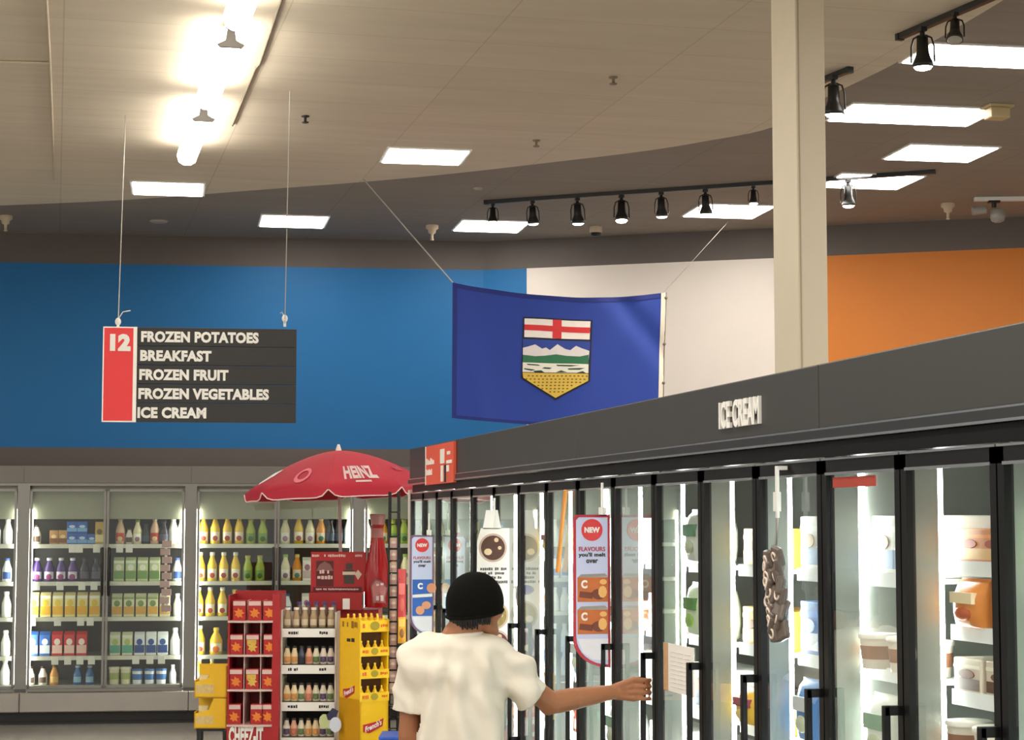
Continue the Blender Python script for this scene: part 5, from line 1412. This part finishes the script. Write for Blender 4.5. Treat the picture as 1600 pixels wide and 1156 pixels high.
capsule(sk, wr_ + UPZ * .004, tb_, .018, .015); capsule(sk, tb_, BH_ + RT * -.024 + FWH * .022 + UPZ * .03, .0135, .0105, 10); capsule(sk, BH_ + RT * -.024 + FWH * .022 + UPZ * .03, BH_ + RT * .006 + FWH * .026 + UPZ * .045, .0105, .009, 10)
# relaxed left hand
pw = LW
capsule(sk, pw, pw - UPZ * .075 + FWH * .015, .026, .03)
for i in range(4):
    k0 = pw - UPZ * .085 + FWH * (.035 - .02 * i) ; L_ = (.07, .078, .072, .056)[i]
    m1 = k0 - UPZ * L_ * .55 + RT * .004; m2 = m1 - UPZ * L_ * .4 + RT * .014
    capsule(sk, k0 + UPZ * .02, m1, .0095, .009, 10); capsule(sk, m1, m2, .009, .0078, 10)
capsule(sk, pw - UPZ * .025 + FWH * .03, pw - UPZ * .075 + FWH * .055 + RT * .01, .012, .0095, 10)
sk.mapv(lambda v: v - ML)
body = fuse('body', sk, SKIN, .004, 3, man)
# eyes and brows, so that the face reads from the side
ey = MB()
for s_ in (-1, 1): ey.ball(Hd(.078, .031 * s_, -.003) - ML, .0105, .0105, .009)
obj('eyes', ey, M('eye_dark', (60, 46, 40), .2), man)
# shirt
sh_mb = MB()
loft(sh_mb, [(B(720, 991), .08, .06), (B(720, 995), .12, .078), (B(719, 1000), .16, .094), (B(717, 1009), .19, .106), (B(715, 1030), .185, .118), (B(717, 1060), .175, .122), (B(719, 1100), .165, .12), (B(719, 1150), .163, .118), (B(719, 1215), .172, .126), (B(719, 1250), .172, .128)])
capsule(sh_mb, B(655, 1024, .0), B(668, 1020), .06, .075)
capsule(sh_mb, B(648, 1028, .01), B(637, 1075, .02), .058, .056); capsule(sh_mb, B(637, 1075, .02), B(637, 1118, .02), .056, .056)
capsule(sh_mb, B(768, 1024, .0), B(785, 1036, .01), .068, .066); capsule(sh_mb, B(785, 1038, .01), B(836, 1092, .06), .067, .07)
def cloth(co, no):
    w = co + ML
    l = (w - CAM).dot(RT); z = w.z
    # soft vertical drapes and a few diagonal pulls from the reaching shoulder
    f = .017 * math.sin(l * 62 + 5 * noise.noise(Vector((l * 5, z * 3, 1)))) * max(0, min(1, (1.46 - z) * 4))
    f += .021 * math.sin((l * .75 + z * .9) * 46 + 6 * noise.noise(Vector((l * 4, z * 4, 7)))) * max(0, min(1, (z - 1.15) * 5)) * max(0, min(1, (1.41 - z) * 14))
    f += .009 * noise.noise(Vector((l * 9, z * 5, (w - CAM).dot(FWH) * 9)))
    return no * max(-.006, f + .003)
def open_sleeve(o, p, ax, far):
    bm = bmesh.new(); bm.from_mesh(o.data); p = p - ML
    fs_ = [f for f in bm.faces if (f.calc_center_median() - p).length < far]
    g = list({e for f in fs_ for e in f.edges}) + list({v for f in fs_ for v in f.verts}) + fs_
    bmesh.ops.bisect_plane(bm, geom=g, plane_co=p, plane_no=ax, clear_outer=True)
    bm.to_mesh(o.data); bm.free()
shirt = fuse('tshirt', sh_mb.mapv(lambda v: v - ML), shirt_mat(), .0085, 4, man, cloth)
rs0, rs1 = B(790, 1037, .01), B(832, 1087, .05)
open_sleeve(shirt, rs1, (rs1 - rs0).normalized(), .115)
ls1 = B(637, 1110, .02); open_sleeve(shirt, ls1, (B(637, 1110, .02) - B(646, 1026, .01)).normalized(), .085)
so = shirt.modifiers.new('thickness', 'SOLIDIFY'); so.thickness = .004; so.offset = 0
# collar band
cb = MB(); n = 20
cb.tube([B(720, 992) + RT * (.078 * math.cos(2 * PI * i / n)) + FWH * (.06 * math.sin(2 * PI * i / n)) + UPZ * (.006 * math.cos(2 * PI * i / n)) - ML for i in range(n + 1)], .009, 8)
obj('collar', cb, shirt_mat(), man)
# trousers and shoes
tr = MB(); 
loft(tr, [(B(718, 1205), .155, .115), (B(718, 1245), .168, .122), (B(718, 1275), .165, .12)])
for s_ in (-1, 1):
    h0 = hip + RT * .085 * s_; kn = Vector((h0.x, h0.y, .5)) + RT * .02 * s_ + FWH * (.03 * s_); an = Vector((kn.x, kn.y, .1)) + RT * .01 * s_
    capsule(tr, h0, kn, .098, .075); capsule(tr, kn, an, .075, .062)
fuse('trousers', tr.mapv(lambda v: v - ML), M('dark_denim', (48, 52, 66), .8, bump=.2), .012, 3, man)
for s_ in (-1, 1):
    h0 = hip + RT * .085 * s_; an = Vector((h0.x, h0.y, .05)) + RT * .03 * s_ + FWH * (.03 * s_)
    q = MB(); capsule(q, an - FWH * .03, an + FWH * .15 - UPZ * .01, .05, .04); q.mapv(lambda v: Vector((v.x, v.y, max(v.z, 0.0))) - ML)
    obj('shoe', q, M('shoe_grey', (120, 118, 116), .6), man)
# beanie: close knitted cap, slightly peaked, lower edge dipping at the nape
bn = MB(); vs = []; fs = []; n = 36; rr = 16
for j in range(rr + 1):
    t_ = j / rr
    for i in range(n):
        a = 2 * PI * i / n; ca, sa = math.cos(a), math.sin(a)
        ph_ = min(1, t_ / .68) * PI * .5
        rx = (.114 if ca < 0 else .108); ry = .101
        rad = math.sin(ph_) ** .92 * (1 - .035 * max(0, (t_ - .75) / .25))
        dn_ = max(0, (t_ - .68) / .32)
        z = .108 * math.cos(ph_) ** 1.02 - dn_ * (.043 + (.014 * (-ca) if ca < 0 else -.02 * ca))
        bump_ = .0025 * noise.noise(Vector((ca * 3, sa * 3, z * 20)))
        vs.append(Hd(rx * rad * ca - .012, ry * rad * sa, z + .012 + bump_) - ML)
for j in range(rr):
    for i in range(n): fs.append((j * n + i, j * n + (i + 1) % n, (j + 1) * n + (i + 1) % n, (j + 1) * n + i))
bn.add(vs, fs, True)
hatm = M('black_knit', (17, 16, 14), .95, spec=.12, vary=.15, nscale=60, bump=.3, bscale=220)
bo = obj('beanie', bn, hatm, man)
sm_ = bo.modifiers.new('thickness', 'SOLIDIFY'); sm_.thickness = .006; sm_.offset = 1
hem_ = MB(); hem_.tube([Vector(vs[rr * n + (i % n)]) for i in range(n + 1)], .006, 8); obj('beanie_hem', hem_, hatm, bo)
# hair at the nape and temples
hr = MB()
for i in range(26):
    a = math.radians(100 + 160 * i / 25) ; ca, sa = math.cos(a), math.sin(a)
    p0 = Hd(.094 * ca - .012, .085 * sa, -.03); ln = (.05 if abs(i - 13) < 9 else .035) + .008 * math.sin(i * 3.1)
    capsule(hr, p0, p0 + Vector((0, 0, -ln)) - FD_ * ca * .012 , .012, .003, 7)
obj('hair', hr.mapv(lambda v: v - ML), M('black_hair', (18, 15, 14), .5), man)
